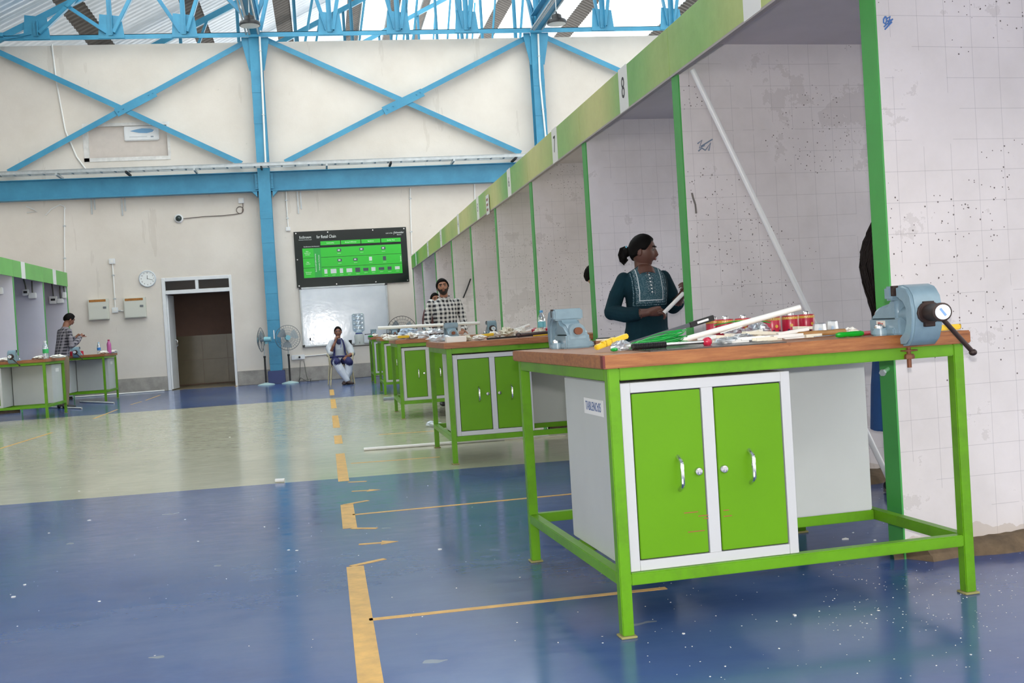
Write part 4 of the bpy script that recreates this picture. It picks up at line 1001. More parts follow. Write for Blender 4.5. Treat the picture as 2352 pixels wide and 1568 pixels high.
# green wire coil
c = tat('t1', 1512, .42, BHT); t = thing('wire_coil', 'bundled coil of bright green wire on the nearest bench', 'wire coil', c, .0518+.25); rr = random.Random(2); b = MB()
for k in range(22):
    a0 = rr.uniform(-.02, .02); L_ = rr.uniform(.095, .125); W_ = rr.uniform(.02, .075); z0 = .008+.05*rr.random(); pts = []
    for i in range(24):
        u = 2*math.pi*i/24; x = L_*math.cos(u)+rr.uniform(-.001, .001); yv = W_*math.sin(u)*(.35+.65*(x/L_*.5+.5))
        pts.append((x+a0, yv, max(.003, z0*(.4+.6*(x/L_*.5+.5))+.006*math.sin(u*2+k))))
    b.tube(pts, .0019, 5, closed=True)
b.build('wire', M_GRN, t)
b = MB(); b.tube([(-.055, .03*math.cos(u), .014+.014*math.sin(u)) for u in [i*math.pi/8 for i in range(16)]], .002, 5, closed=True); b.build('tie', M_GRN, t)
# leaning white pipe and the saw beside it
pipe(tat('t1', 1556, .6, BHT+.012), atpy('t1', 1838, 706, .52), .0115, 'thick white pipe propped on the red tins of the nearest bench')
def saw(t, L):
    b = MB(); b.box(L*.72, L*1.0, -.007, .007, -.004, .018); b.build('sleeve', M_BLACK, t, bevel=.002)
    b = MB(); b.box(L*.8, L*.93, -.0078, .0078, .003, .012); b.build('sleeve_print', M_WHITE, t, smooth=False)
plank_thing('sleeved_saw', 'long thin saw blade in a black sleeve beside the white pipe', 'blade', tat('t1', 1440, .66, BHT+.003), atpy('t1', 1640, 733, .7), .006, .016, simple('blade_grey', '5d6066', .35, .6), saw, 'blade')
# red tins
def tin(px, bb, label, rot=0):
    p = tat('t1', px, bb); t = thing('solvent_tin', label, 'tin', p, rot); t.scale = (1.17, 1.17, 1.17)
    b = MB(); b.lathe([(.030, .0), (.0315, .003), (.0315, .067), (.030, .070), (.027, .070), (.027, .066)], 24); b.build('can', M_RED, t)
    b = MB(); b.lathe([(.0318, .056), (.0318, .0655)], 24, cap=False); b.build('yellow_band', simple('tin_gold', 'c79a3c', .35), t)
    b = MB(); b.lathe([(.012, .066), (.012, .079), (.009, .082), (.0, .082)], 14); b.build('screw_cap', M_CHROME, t)
    s = 'MARUTI '*3; n = len(s)
    for k in range(6, 15):
        ch = s[k]
        if ch == ' ': continue
        a = -math.pi/2+(k-10)*.27; text(ch, .011, simple('tin_text', 'f0d69a', .5), t, (.0322*math.cos(a), .0322*math.sin(a), .061), (R(90), 0, a+math.pi/2), ext=.0002)
    for a in (-1.9, -1.1):
        b = MB(); b.sphere((.0308*math.cos(a), .0308*math.sin(a), .012), (.006, .006, .01), 10, 6); b.build('tin_picture', simple('tin_dark', '4a1f3e', .4), t)
    b = MB(); b.lathe([(.006, 0), (.006, .0012)], 12, Matrix.Translation((0, -.0316, .034)) @ Matrix.Rotation(R(90), 4, 'X')); b.build('tin_emblem', simple('tin_gold', 'c79a3c', .35), t)
tin(1775, .92, 'red tin with silver cap standing first in the front trio of tins', .1)
tin(1817, .97, 'red tin without raised cap in the middle of the front trio', -.3)
tin(1853, 1.04, 'red tin at the screwdriver end of the front trio', .3)
tin(1668, 1.14, 'red tin behind the white pipe, nearer the woman in teal', .2)
tin(1709, 1.06, 'red tin behind the white pipe, nearer the front trio', -.1)
tin(1642, 1.2, 'red tin half hidden at the back of the nearest bench', .5)
# white fittings and offcuts
def fitting(px, bb, r, h, label, blue=True):
    t = thing('pipe_fitting', label, 'fitting', tat('t1', px, bb)); b = MB(); b.lathe([(r, 0), (r, h), (r*.8, h), (r*.8, h*.2), (0, h*.2)], 18, cap=False); b.build('sleeve', M_PVC, t)
    if blue: b = MB(); b.box(-r*.6, -r*.1, -r*1.02, -r*.9, h*.3, h*.75); b.build('print', simple('print_blue', '7fb0d8', .5), t, smooth=False)
    b = MB(); b.lathe([(r*1.15, 0.0), (r*1.25, h*.5), (r*1.1, h*1.15), (r*.7, h*1.25)], 9, cap=False); b.build('wrapper', M_BAG, t, smooth=False)
fitting(1883, .5, .022, .04, 'bagged white pipe fitting beside the trio of red tins')
fitting(1912, .55, .02, .045, 'bagged white pipe fitting with blue print behind the file handle')
blob('paper_scrap', 'crumpled white paper scrap next to the large vise', 'paper', tat('t1', 1955, .5), (.03, .024, .012), M_PAPER, 9, .4)
blob('plastic_bag', 'clear bag lying in front of the red tins', 'bag', tat('t1', 1670, .24), (.06, .035, .013), M_BAG, 11, .3)
blob('plastic_bag', 'clear bag of white clips on the nearest bench, beside the ball-ended tool', 'bag', tat('t1', 1708, .3), (.05, .04, .016), M_BAG, 12, .3)
blob('putty_lump', 'pale lump of putty between the two sets of red tins', 'putty', tat('t1', 1742, .5), (.02, .016, .018), M_CREAM, 13, .15)
offs = [(1640, .42, .12, .3, .02, 'white strip offcut beside the green wire coil'), (1690, .22, .1, .1, .016, 'white strip offcut under the clear bags'), (1757, .12, .085, .15, .03, 'short white trunking block at the front edge'), (1808, .17, .14, .28, .02, 'long white trunking cover crossing the offcuts'), (1775, .27, .09, .5, .02, 'white trunking offcut in front of the first red tin'), (1838, .23, .12, -.1, .018, 'white trunking strip in front of the bagged fittings'), (1868, .12, .07, .22, .014, 'slim white strip ending near the screwdriver tip'), (1730, .17, .08, -.25, .016, 'white strip lying over the putty side of the bench'), (1600, .5, .09, .2, .02, 'white strip half under the thick white pipe'), (1700, .4, .11, .05, .014, 'thin white strip behind the clear bags')]
for i, (px, bb, L, a, w_, lb) in enumerate(offs):
    p = tat('t1', px, bb); t = thing('trunking_offcut', lb, 'trunking', p+Vector((0, 0, .0005+.004*(i % 4))), .0518+a)
    b = MB(); b.prism([(-w_/2, 0), (w_/2, 0), (w_/2, .011), (w_/2-.002, .011), (w_/2-.002, .002), (-w_/2+.002, .002), (-w_/2+.002, .011), (-w_/2, .011)], -L/2, L/2, Matrix.Rotation(R(90), 4, 'Z') if i % 3 else Matrix.Rotation(R(90), 4, 'Z') @ Matrix.Rotation(R(180), 4, 'Y') @ Matrix.Translation((0, 0, -.011)))
    b.build('channel', M_PVC if i % 2 else M_CREAM, t, smooth=False)
p0, p1 = tat('t1', 1830, .33, BHT+.013), tat('t1', 1940, .36, BHT+.013); d = p1-p0
t = thing('file_handle', 'brown wooden file handle lying between tins and vise', 'file', p0); t.rotation_euler = d.to_track_quat('X', 'Z').to_euler()
b = MB(); L = d.length; b.lathe([(.008, 0), (.012, .01), (.0125, L*.3), (.011, L*.7), (.013, L*.85), (.0125, L*.88), (.012, L)], 14, Matrix.Rotation(R(90), 4, 'Y')); b.build('handle', simple('brown_handle', '9c7242', .5, var=.2, vscale=20), t)
p0, p1 = tat('t1', 1870, .06, BHT+.011), tat('t1', 1982, .1, BHT+.011); d = p1-p0; L = d.length
t = thing('screwdriver', 'green-handled screwdriver pointing away from the large vise', 'screwdriver', p0); t.rotation_euler = d.to_track_quat('X', 'Z').to_euler()
b = MB(); b.cyl((0, 0, 0), (L*.5, 0, 0), .0026, n=8); b.build('blade', M_CHROME, t)
b = MB(); b.lathe([(.007, L*.45), (.0095, L*.5), (.0095, L*.62), (.0085, L*.68), (.010, L*.75), (.010, L*.95), (.007, L)], 8, Matrix.Rotation(R(90), 4, 'Y')); b.build('handle', simple('green_clear_handle', '18b02c', .15, trans=.2), t)
p0, p1 = tat('t1', 1968, .16, BHT+.008), tat('t1', 2004, .2, BHT+.008); d = p1-p0
t = thing('marker_pen', 'red marker pen beside the large vise', 'pen', p0); t.rotation_euler = d.to_track_quat('X', 'Z').to_euler()
b = MB(); b.cyl((0, 0, 0), (d.length, 0, 0), .0075, n=12); b.build('barrel', simple('pen_red', 'c43b4a', .3), t); b = MB(); b.cyl((-.012, 0, 0), (0, 0, 0), .006, n=12); b.build('cap', M_BLACK, t)
def ylh(t, L):
    b = MB(); b.box(L*.98, L*1.04, -.01, .01, .003, .02); b.build('end_cap', simple('yellow_dark', 'b8921c', .4), t, bevel=.002)
plank_thing('yellow_tool', 'yellow tool handle behind the large vise at the bench end', 'tool', tat('t1', 2150, .035, BHT+.003), tat('t1', 2203, .035, BHT+.003), .026, .02, M_YEL, ylh)
b = MB(); p = Mx @ Vector((BL+.0, .12, BHT-.004)); t = thing('wire_offcut', 'thin grey wire ends poking out past the bench end', 'wire', p)
b.tube([(-.04, 0, .006), (.02, .0, .006), (.05, -.01, -.004), (.052, -.01, -.012)], .0016, 5); b.tube([(-.04, .03, .006), (.02, .03, .003), (.055, .03, -.006)], .0016, 5); b.build('wire', M_GALV, t)
more = [(1652, .62, .13, .35, 'white strip leaning among the back offcuts by the half-hidden tin'), (1672, .5, .1, -.2, 'cream strip in the middle of the offcut heap'), (1715, .6, .15, .15, 'long cream strip in front of the rear tins'), (1735, .36, .12, .4, 'white strip slanting towards the putty lump'), (1765, .62, .12, -.1, 'white strip just in front of the capped tin'), (1795, .5, .15, .22, 'wide white strip in front of the middle tin'), (1822, .42, .13, .02, 'white strip lying under the file handle'), (1848, .66, .1, .3, 'cream strip at the foot of the last tin'), (1790, .3, .16, .12, 'broad white trunking lid on the offcut heap'), (1690, .7, .09, -.4, 'short cream strip behind the clear bags'), (1625, .3, .08, .6, 'short white strip beside the red ball')]
for i, (px, bb, L, a, lb) in enumerate(more):
    w_ = (.02, .03, .016)[i % 3]; t = thing('trunking_offcut', lb, 'trunking', tat('t1', px, bb)+Vector((0, 0, .001+.006*(i % 4))), .0518+a)
    b = MB(); b.prism([(-w_/2, 0), (w_/2, 0), (w_/2, .012), (-w_/2, .012)], -L/2, L/2, Matrix.Rotation(R(90), 4, 'Z') @ Matrix.Rotation(R((0, 5, -6, 3)[i % 4]), 4, 'X') @ Matrix.Translation((0, 0, .006))); b.build('channel', M_CREAM if i % 2 else M_PVC, t, smooth=False)
blob('plastic_bag', 'clear bag crumpled in front of the rear red tins', 'bag', tat('t1', 1690, .85), (.05, .04, .024), M_BAG, 14, .35)
blob('plastic_bag', 'clear bag wrapped round white clips at the foot of the trio', 'bag', tat('t1', 1740, .72), (.045, .04, .028), M_BAG, 15, .35)
# thin sticks, green loop over tins
for k, (a, c_, lb, m) in enumerate((((1655, 765, .5), (1760, 733, .62), 'thin white stick leaning on the red tins', M_PVC), ((1640, 747, .75), (1770, 741, .6), 'loose green wire running between the two sets of tins', M_GRN))):
    p0, p1 = atpy('t1', *a), atpy('t1', *c_); p0.z = max(p0.z, BHT+.003); t = thing('loose_wire' if k else 'thin_stick', lb, 'wire' if k else 'stick', p0); b = MB(); d = p1-p0
    b.tube([Vector((0, 0, 0)), d*.35+Vector((0, 0, .012*k)), d*.7+Vector((0, 0, .016*k)), d], .0022, 6); b.build('strand', m, t)
# block and pen at the back
p = tat('t1', 1392, 1.15); t = thing('wood_block', 'brown wooden block at the back of the nearest bench, beside the vise', 'block', p, .05); b = MB(); b.box(-.055, .055, -.03, .03, 0, .024); b.build('block', simple('block_brown', '8a5a3a', .6, var=.2, vscale=15), t, bevel=.002)
t = thing('marker_pen', 'black pen lying on the brown wooden block', 'pen', p+Vector((-.04, 0, .024+.006)), .1); b = MB(); b.cyl((0, 0, 0), (.1, 0, 0), .006, n=10); b.build('barrel', M_BLACK, t); b = MB(); b.cyl((.098, 0, 0), (.118, 0, 0), .003, n=8); b.build('tip', M_GALV, t)
t = thing('thin_stick', 'pale stick lying on the brown wooden block', 'stick', p+Vector((-.05, -.022, .024)), .05); b = MB(); b.box(0, .09, -.006, .006, 0, .006); b.build('stick', M_CREAM, t, smooth=False)
# ---------------------------------------------------------------- second bench
def bottle(p, h, r, mat, capm, label, band=None, name='water_bottle', liquid=None):
    t = thing(name, label, 'bottle', p); b = MB()
    b.lathe([(r*.9, 0), (r, h*.03), (r*.96, h*.2), (r, h*.24), (r*.97, h*.5), (r, h*.55), (r, h*.66), (r*.85, h*.76), (r*.45, h*.87), (r*.4, h*.92)], 18); b.build('body', mat, t)
    b = MB(); b.lathe([(r*.48, h*.91), (r*.48, h*.99), (r*.4, h)], 14); b.build('cap', capm, t)
    if band: b = MB(); b.lathe([(r*1.02, h*.32), (r*1.02, h*.55)], 18, cap=False); b.build('label_band', band, t)
M_PET = m_glass('clear_bottle', (.86, .92, .95), .08, .62)
CAPB = simple('cap_blue', '4f9fd6', .35)
bottle(tat('t2', 1246, .95), .215, .034, M_PET, CAPB, 'clear water bottle with blue cap on the second bench', simple('band_teal', '6fc0cf', .4))
for i, (px, bb) in enumerate(((1230, .62), (1260, .7))):
    x = tat('t2', px, bb); t = thing('solvent_tin', ('red tin beside the blue-capped bottle, nearer the white pipes', 'red tin in front of the blue-capped bottle')[i], 'tin', x); b = MB(); b.lathe([(.03, 0), (.0315, .003), (.0315, .058), (.02, .061), (.012, .07), (0, .07)], 18); b.build('can', M_RED, t)
t = thing('white_carton', 'white foam carton at the near corner of the second bench', 'carton', tat('t2', 1047, .12), .02); b = MB(); b.box(-.078, .078, -.05, .05, 0, .045); b.build('box', M_PAPER, t, bevel=.004)
blobs2 = [(1075, .2, .06, .022, 'white scraps beside the foam carton'), (1100, .3, .07, .02, 'white plastic scraps behind the yellow cutter on the second bench'), (1010, .75, .1, .03, 'pile of clear packets on the second bench near the rear vise'), (1135, .45, .08, .03, 'cream scraps in the middle of the second bench'), (1165, .55, .09, .04, 'white rag heap in front of the white pipes'), (1195, .5, .07, .035, 'white rag beside the red tins of the second bench'), (1240, .5, .05, .03, 'white packet in front of the blue-capped bottle')]
for i, (px, bb, s, h, lb) in enumerate(blobs2): blob('scrap_heap', lb, 'scraps', tat('t2', px, bb), (s, s*.6, h), M_BAG if i == 2 else (M_PAPER if i % 2 else M_CREAM), 30+i, .45, 'scraps on the benches', sub='scraps')
plank_thing('utility_cutter', 'yellow cutter lying in the middle of the second bench', 'cutter', tat('t2', 1094, .35, BHT+.022), tat('t2', 1134, .4, BHT+.03), .03, .022, M_YEL)
def ysaw(t, L):
    b = MB(); b.box(L*.72, L, -.016, .016, -.002, .03); b.build('handle', M_YEL, t, bevel=.004)
plank_thing('hacksaw', 'black hacksaw with yellow handle along the front of the second bench', 'saw', tat('t2', 1118, .06, BHT+.003), tat('t2', 1264, .1, BHT+.012), .014, .014, M_BLACK, ysaw)
for i, (a, c_) in enumerate((((1140, 772, .6), (1216, 746, .7)), ((1150, 776, .5), (1205, 752, .6)), ((1160, 775, .5), (1222, 757, .8)))):
    pipe(atpy('t2', *a), atpy('t2', *c_), .011, ('upper white pipe of the heap on the second bench', 'lower white pipe of the heap on the second bench', 'last white pipe of the heap by the red tins of the second bench')[i])
# ---------------------------------------------------------------- third bench and beyond
v3 = [o for o in bpy.data.objects if o.get('label', '').startswith('vise gripping')][0].location
pipe(atpy('t3', 868, 753, .08), atpy('t3', 1102, 741.5, .055), .019, 'long white pipe gripped in a vise in front of the man in checked shirt')
blobs3 = [(905, .1, .1, .03, 'white packets at the near corner of the checked-shirt bench'), (945, .2, .12, .035, 'white rag heap in front of the checked-shirt man'), (965, .3, .13, .04, 'crumpled film heap on the checked-shirt bench'), (938, .7, .1, .07, 'blue and white bag standing on the checked-shirt bench'), (1000, .5, .13, .05, 'clear packets beside the white carton of the checked-shirt bench'), (890, .35, .08, .025, 'white scraps by the short yellow cutter')]
for i, (px, bb, s, h, lb) in enumerate(blobs3): blob('scrap_heap', lb, 'scraps', tat('t3', px, bb), (s, s*.6, h), simple('bag_blue_white', 'b4c9dc', .4) if i == 3 else (M_BAG if i in (2, 4) else M_PAPER), 50+i, .45, 'scraps on the benches', sub='scraps')
plank_thing('utility_cutter', 'short yellow cutter on the checked-shirt bench', 'cutter', tat('t3', 913, .05, BHT+.02), tat('t3', 940, .07, BHT+.02), .04, .03, M_YEL)
t = thing('white_carton', 'white carton standing behind the long gripped pipe', 'carton', tat('t3', 969, .9)); b = MB(); b.box(-.1, .1, -.05, .05, 0, .09); b.build('box', M_PAPER, t, bevel=.004)
blob('scrap_heap', 'white scraps on the bench beyond the checked shirt', 'scraps', tat('t4', 885, .3), (.08, .06, .03), M_PAPER, 70, .4, 'scraps on the benches', sub='scraps')
blob('green_rag', 'green rag at the near corner of the bench nearest the end wall', 'rag', tat('t5', 851, .1), (.06, .04, .02), M_GRN, 71, .3, sub='rag')
blob('scrap_heap', 'white scraps on the bench nearest the end wall', 'scraps', tat('t5', 862, .3), (.07, .05, .03), M_PAPER, 72, .4, 'scraps on the benches', sub='scraps')
# ---------------------------------------------------------------- short-row benches
bottle(tat('LA', 106, .35), .29, .045, M_PET, simple('cap_white', 'dfe4e6', .35), 'tall clear bottle with green label on the short-row bench', simple('band_green', '2fae5f', .4))
for i, (px, lb) in enumerate(((38, 'red tin on the green-label bottle bench, next to the vise'), (30, 'red tin on the green-label bottle bench, behind its neighbour'))):
    t = thing('solvent_tin', lb, 'tin', tat('LA', px, .35+.2*i)); b = MB(); b.lathe([(.04, 0), (.042, .003), (.042, .075), (.03, .08), (0, .08)], 16); b.build('can', M_RED, t)
for i, (px, bb, lb) in enumerate(((135, .5, 'white rags at the end of the green-label bottle bench'), (92, .5, 'white packets between vise and green-label bottle'), (8, .3, 'white scraps beside the far vise of the green-label bottle bench'))):
    blob('scrap_heap', lb, 'scraps', tat('LA', px, bb), (.14, .08, .028), M_PAPER, 80+i, .4, 'scraps on the benches', sub='scraps')
bottle(tat('LB', 251.5, .55), .28, .043, simple('pink_plastic', 'd46fb2', .3, trans=.3), simple('cap_magenta', 'b22a5e', .35), 'pink plastic bottle on the short-row bench', name='pink_bottle')
bottle(tat('LB', 228, .75), .24, .036, M_PET, simple('cap_pale_blue', 'a9d3e6', .35), 'clear bottle with blue label beside the pink bottle', simple('band_blue', '2f7fd0', .4))
for i, (px, bb, lb) in enumerate(((167, .4, 'red tin by the hands of the man at the pink-bottle bench'), (186, .45, 'red tin between the man and the vise of the pink-bottle bench'))):
    t = thing('solvent_tin', lb, 'tin', tat('LB', px, bb)); b = MB(); b.lathe([(.05, 0), (.052, .003), (.052, .085), (.03, .09), (0, .09)], 16); b.build('can', M_RED, t)
blob('green_rag', 'green wire tangle beside the red tins of the pink-bottle bench', 'wire', tat('LB', 176, .3), (.08, .05, .02), M_GRN, 90, .4, sub='tangle')
for i, (px, bb, lb) in enumerate(((238, .5, 'white scraps between the two bottles of the pink-bottle bench'), (262, .6, 'white scraps at the end of the pink-bottle bench'))): blob('scrap_heap', lb, 'scraps', tat('LB', px, bb), (.09, .06, .03), M_PAPER, 92+i, .4, 'scraps on the benches', sub='scraps')
# ---------------------------------------------------------------- pipes and bits on the floor
a, c_ = G(836, 1035), G(1260, 1004); pipe((a.x, a.y, .014), (c_.x, c_.y, .014), .014, 'long white pipe lying on the beige floor under the second bench')
a, c_ = G(633, 1108), G(654, 1107); pipe((a.x, a.y, .014), (c_.x, c_.y, .014), .014, 'short white pipe offcut lying on the edge of the beige band', name='pipe_offcut')
a, c_ = G(1160, 1012), G(1300, 1003); t = thing('loose_strip', 'thin cream strip on the beige floor behind the second bench', 'strip', (a.x, a.y+.02, 0)); b = MB(); d = c_-a; b.box(0, d.length, -.012, .012, .0, .012, Matrix.Rotation(math.atan2(d.y, d.x), 4, 'Z')); b.build('strip', M_CREAM, t, smooth=False)
for a, c_, lb in (((165, 914), (378, 898), 'long white pipe on the floor in front of the end-wall skirting'), ((184, 924), (262, 927), 'white pipe on the floor in front of the pink-bottle bench'), ((98, 936), (188, 939), 'white pipe on the floor under the green-label bottle bench')):
    p, q = G(*a), G(*c_); pipe((p.x, p.y, .016), (q.x, q.y, .016), .016, lb)
blob('plastic_bag', 'clear film scrap on the floor by the second bench legs', 'bag', G(995, 980)+Vector((0, 0, .001)), (.09, .06, .03), M_BAG, 95, .4)
p = G(890, 918); t = thing('floor_plate', 'flat grey plate on the floor under the fourth bench', 'plate', (p.x+.12, p.y, 0)); b = MB(); b.box(-.18, .18, -.12, .12, 0, .035); b.build('plate', simple('plate_grey', '8b949b', .4), t, bevel=.008)
# ================================================================== fans, water stand
def fan(label, loc, yaw, zc, rad, hubm, cage, basem, tall=True, pole=M_BLACK):
    t = thing('pedestal_fan', label, 'fan', loc)
    b = MB(); b.lathe([(.19, 0), (.19, .012), (.17, .022), (.06, .045), (.03, .055), (0, .055)], 26); b.build('base', basem, t)
    b = MB(); b.cyl((0, 0, .05), (0, 0, zc*.62), .021, n=12); b.cyl((0, 0, zc*.6), (0, 0, zc*.64), .028, n=12); b.build('pole', pole, t)
    b = MB(); b.cyl((0, 0, zc*.62), (0, 0, zc-.05), .013, n=10); b.build('inner_tube', M_GALV, t)
    T = Matrix.Translation((0, 0, zc)) @ rotz(yaw)
    def part(name, mb, mat, par=t, **k):
        q = MB(); q.join(mb, T); return q.build(name, mat, par, **k)
    b = MB(); b.cyl((0, .02, 0), (0, .17, 0), .062, .05, 18); b.box(-.02, .02, .03, .09, -.1, -.03); m_ = part('motor', b, hubm)
    for sgn, nm in ((-1, 'front_guard'), (1, 'rear_guard')):
        b = MB(); y0 = -.055
        for k in range(30):
            a = 2*math.pi*k/30; pts = []
            for r_ in (.06, rad*.45, rad*.8, rad):
                dy = sgn*.07*(1-(r_/rad)**3); pts.append((r_*math.cos(a), y0+dy, r_*math.sin(a)))
            b.tube(pts, .0016, 4)
        for r_, th in ((rad*.4, .0016), (rad*.6, .0016), (rad*.8, .0016), (rad, .006)):
            dy = sgn*.07*(1-(r_/rad)**3); b.tube([(r_*math.cos(i*math.pi/18), y0+dy, r_*math.sin(i*math.pi/18)) for i in range(36)], th, 5, closed=True)
        g = part(nm, b, cage)
        if sgn < 0:
            b = MB(); b.cyl((0, y0-.075, 0), (0, y0-.06, 0), .055, n=20); part('badge', b, hubm, g)
    for k in range(3):
        b = MB(); a0 = 2*math.pi*k/3+.4; vs = []; n = 8
        for i in range(n+1):
            r_ = .04+(rad*.86-.04)*i/n; w_ = .25+.55*math.sin(i/n*2.4)
            for s_ in (-1, 1):
                a = a0+s_*w_*.7; vs.append((r_*math.cos(a), -.055+s_*.022, r_*math.sin(a)))
        fs = [(2*i, 2*i+2, 2*i+3, 2*i+1) for i in range(n)]
        N = len(vs); vs += [(x, y+.003, z) for x, y, z in vs]; fs += [tuple(N+q for q in f[::-1]) for f in fs]
        b._add(vs, fs); part('blade', b, simple('fan_blade_grey', '9aa2a6', .4))
    b = MB(); b.cyl((0, -.075, 0), (0, .03, 0), .045, n=18); part('hub', b, simple('fan_hub_grey', '8d979b', .4))
    return t
M_CAGE = simple('fan_cage_grey', '85898a', .45, .4); M_FHUB = simple('fan_teal', '7fb8c4', .4); M_FB = simple('fan_base_mint', 'a9c4c6', .4)
p = G(612, 884); fan('pedestal fan turned sideways beside the doorway', (p.x, p.y, 0), R(-100), 1.02, .27, M_FHUB, M_CAGE, M_FB)
p = G(667, 880); fan('pedestal fan facing the hall beside the socket strip', (p.x, p.y, 0), R(8), 1.03, .28, M_FHUB, M_CAGE, M_FB)
pc = onp(922, 762, 'Y', 24.3); fan('large dark pedestal fan behind the benches, beside the whiteboard', (pc.x, 24.3, 0), R(12), pc.z, .35, simple('fan_dark_hub', '6b655c', .5), simple('fan_cage_dark', '3f3d3a', .5, .3), M_RUBBER)
# ---- water stand
ws = thing('water_stand', 'small dark table carrying the water bottle and tumblers', 'table', (.72, 24.35, 0))
b = MB(); b.box(-.3, .36, -.25, .25, .745, .775); b.build('table_top', simple('dark_stone_top', '5d5a55', .4, var=.3, vscale=25), ws, bevel=.004)
for x in (-.26, .32):
    for y in (-.21, .21): b = MB(); b.box(x-.018, x+.018, y-.018, y+.018, 0, .745); b.build('leg', simple('dark_green_leg', '3a4a3c', .5), ws, smooth=False)
q = onp(826, 790, 'Y', 24.35)
wb_ = thing('water_dispenser', 'inverted clear water bottle on a white dispenser in front of the whiteboard', 'water dispenser', (q.x, 24.35, .775))
b = MB(); b.box(-.11, .11, -.12, .12, .0, .02); b.lathe([(.1, .02), (.105, .1), (.11, .2), (.085, .24)], 20); b.build('stand', simple('dispenser_white', 'cfd6d6', .35, trans=.2), wb_)
b = MB(); b.cyl((0, -.1, .06), (0, -.15, .06), .014, n=10); b.box(-.012, .012, -.15, -.13, .03, .06); b.build('tap', M_GALV, wb_)
b = MB(); b.lathe([(.075, .235), (.08, .25), (.075, .265)], 20); b.build('neck_ring', simple('ring_navy', '2b3f8f', .4), wb_)
b = MB(); b.lathe([(.03, .255), (.06, .265), (.125, .31), (.138, .34), (.138, .42), (.132, .43), (.138, .44), (.138, .52), (.132, .53), (.138, .54), (.138, .62), (.132, .63), (.138, .64), (.135, .67), (.11, .69), (0, .69)], 26); b.build('bottle', m_glass('water_bottle_plastic', (.80, .86, .89), .12, .72), wb_)
for i, x in enumerate((-.22, -.165)):
    t = thing('steel_tumbler', ('steel tumbler at the corner of the small dark table', 'dark steel tumbler between the other tumbler and the dispenser')[i], 'tumbler', (.72+x, 24.22, .775)); b = MB(); b.lathe([(.028, 0), (.036, .1+.02*i), (.033, .1+.02*i), (.026, .005), (0, .005)], 16, cap=False); b.build('cup', M_CHROME if i == 0 else M_RUBBER, t)
# clear water bottle standing behind the fan
bottle(G(655, 874), .3, .04, M_PET, CAPB, 'clear bottle on the floor behind the pedestal fan')
# cable slung in booth 4
p0, p1 = onp(1081, 640, 'Y', 17.085), onp(1064, 684, 'Y', 17.085)
t = thing('hanging_cable', 'thin black cable slanting from a green edge behind the checked-shirt man', 'cable', p0); b = MB(); b.tube([(0, 0, 0), (p1-p0)*.5+Vector((0, 0, -.01)), p1-p0], .012, 6); b.build('cord', M_RUBBER, t)
# ================================================================== people
def gs(a, s): return math.exp(-(a/s)**2)
def HS(d):
    x, y, z = d; px, py, pz = .073*x, .094*y, .113*z
    if z < 0:
        k = -z; px *= 1-.26*k**1.6; py *= (1-.42*k) if y > 0 else (1-.09*k)
    else: px *= 1+.05*math.sin(z*math.pi)
    if y < 0: py *= 1-.07*(-y)**3
    if y < -.2:
        t = (.018-pz)/.048
        if 0 <= t <= 1: py -= (.005+.025*t)*gs(px, .010+.004*t)
        elif 1 < t < 1.3: py -= .03*(1.3-t)/.3*gs(px, .014)
        py += .009*(gs(px-.031, .017)+gs(px+.031, .017))*gs(pz-.012, .013)
        py -= .004*gs(pz-.034, .011)*gs(px, .05)
        py -= .009*gs(pz+.052, .009)*gs(px, .02); py += .003*gs(pz+.068, .006)*gs(px, .022)
        py -= .008*gs(pz+.092, .014)*gs(px, .022)
    return Vector((px, py, pz))
def sph_grid(fn, nu=44, nv=30):
    b = MB(); vs = []
    for j in range(nv+1):
        t = -math.pi/2+math.pi*j/nv
        for i in range(nu):
            a = 2*math.pi*i/nu; vs.append(fn((math.cos(t)*math.sin(a), -math.cos(t)*math.cos(a), math.sin(t))))
    fs = [(j*nu+i, j*nu+(i+1) % nu, (j+1)*nu+(i+1) % nu, (j+1)*nu+i) for j in range(nv) for i in range(nu)]
    b._add(vs, fs); return b
def interp(x, tab):
    for (a, va), (c, vc) in zip(tab, tab[1:]):
        if x <= c: return va+(vc-va)*(x-a)/(c-a)
    return tab[-1][1]
def capfn(hl, out=.011, seed=0, rough=.002):
    rr = random.Random(seed)
    def fn(d):
        x, y, z = d; ph = abs(math.atan2(x, -y)); s = max(0, min(1, (z-interp(ph, hl))/.14+.3)); s = s*s*(3-2*s)
        p = HS((x, y, z)); n = Vector((x/.073, y/.094, z/.113)).normalized()
        return p+n*(out*s-.016*(1-s)+rough*(rr.random()-.5)*s)
    return fn
HL_MAN = [(0, .60), (.6, .58), (.95, .42), (1.2, .05), (1.45, -.15), (1.65, .1), (1.9, -.25), (3.2, -.5)]
HL_WOM = [(0, .62), (.5, .55), (.9, .3), (1.25, .02), (1.6, .05), (1.9, -.3), (3.2, -.62)]
SK, TOP, PAN, HAI, SHO, LIP, EYE, IRI, BRW, TRM = range(10)
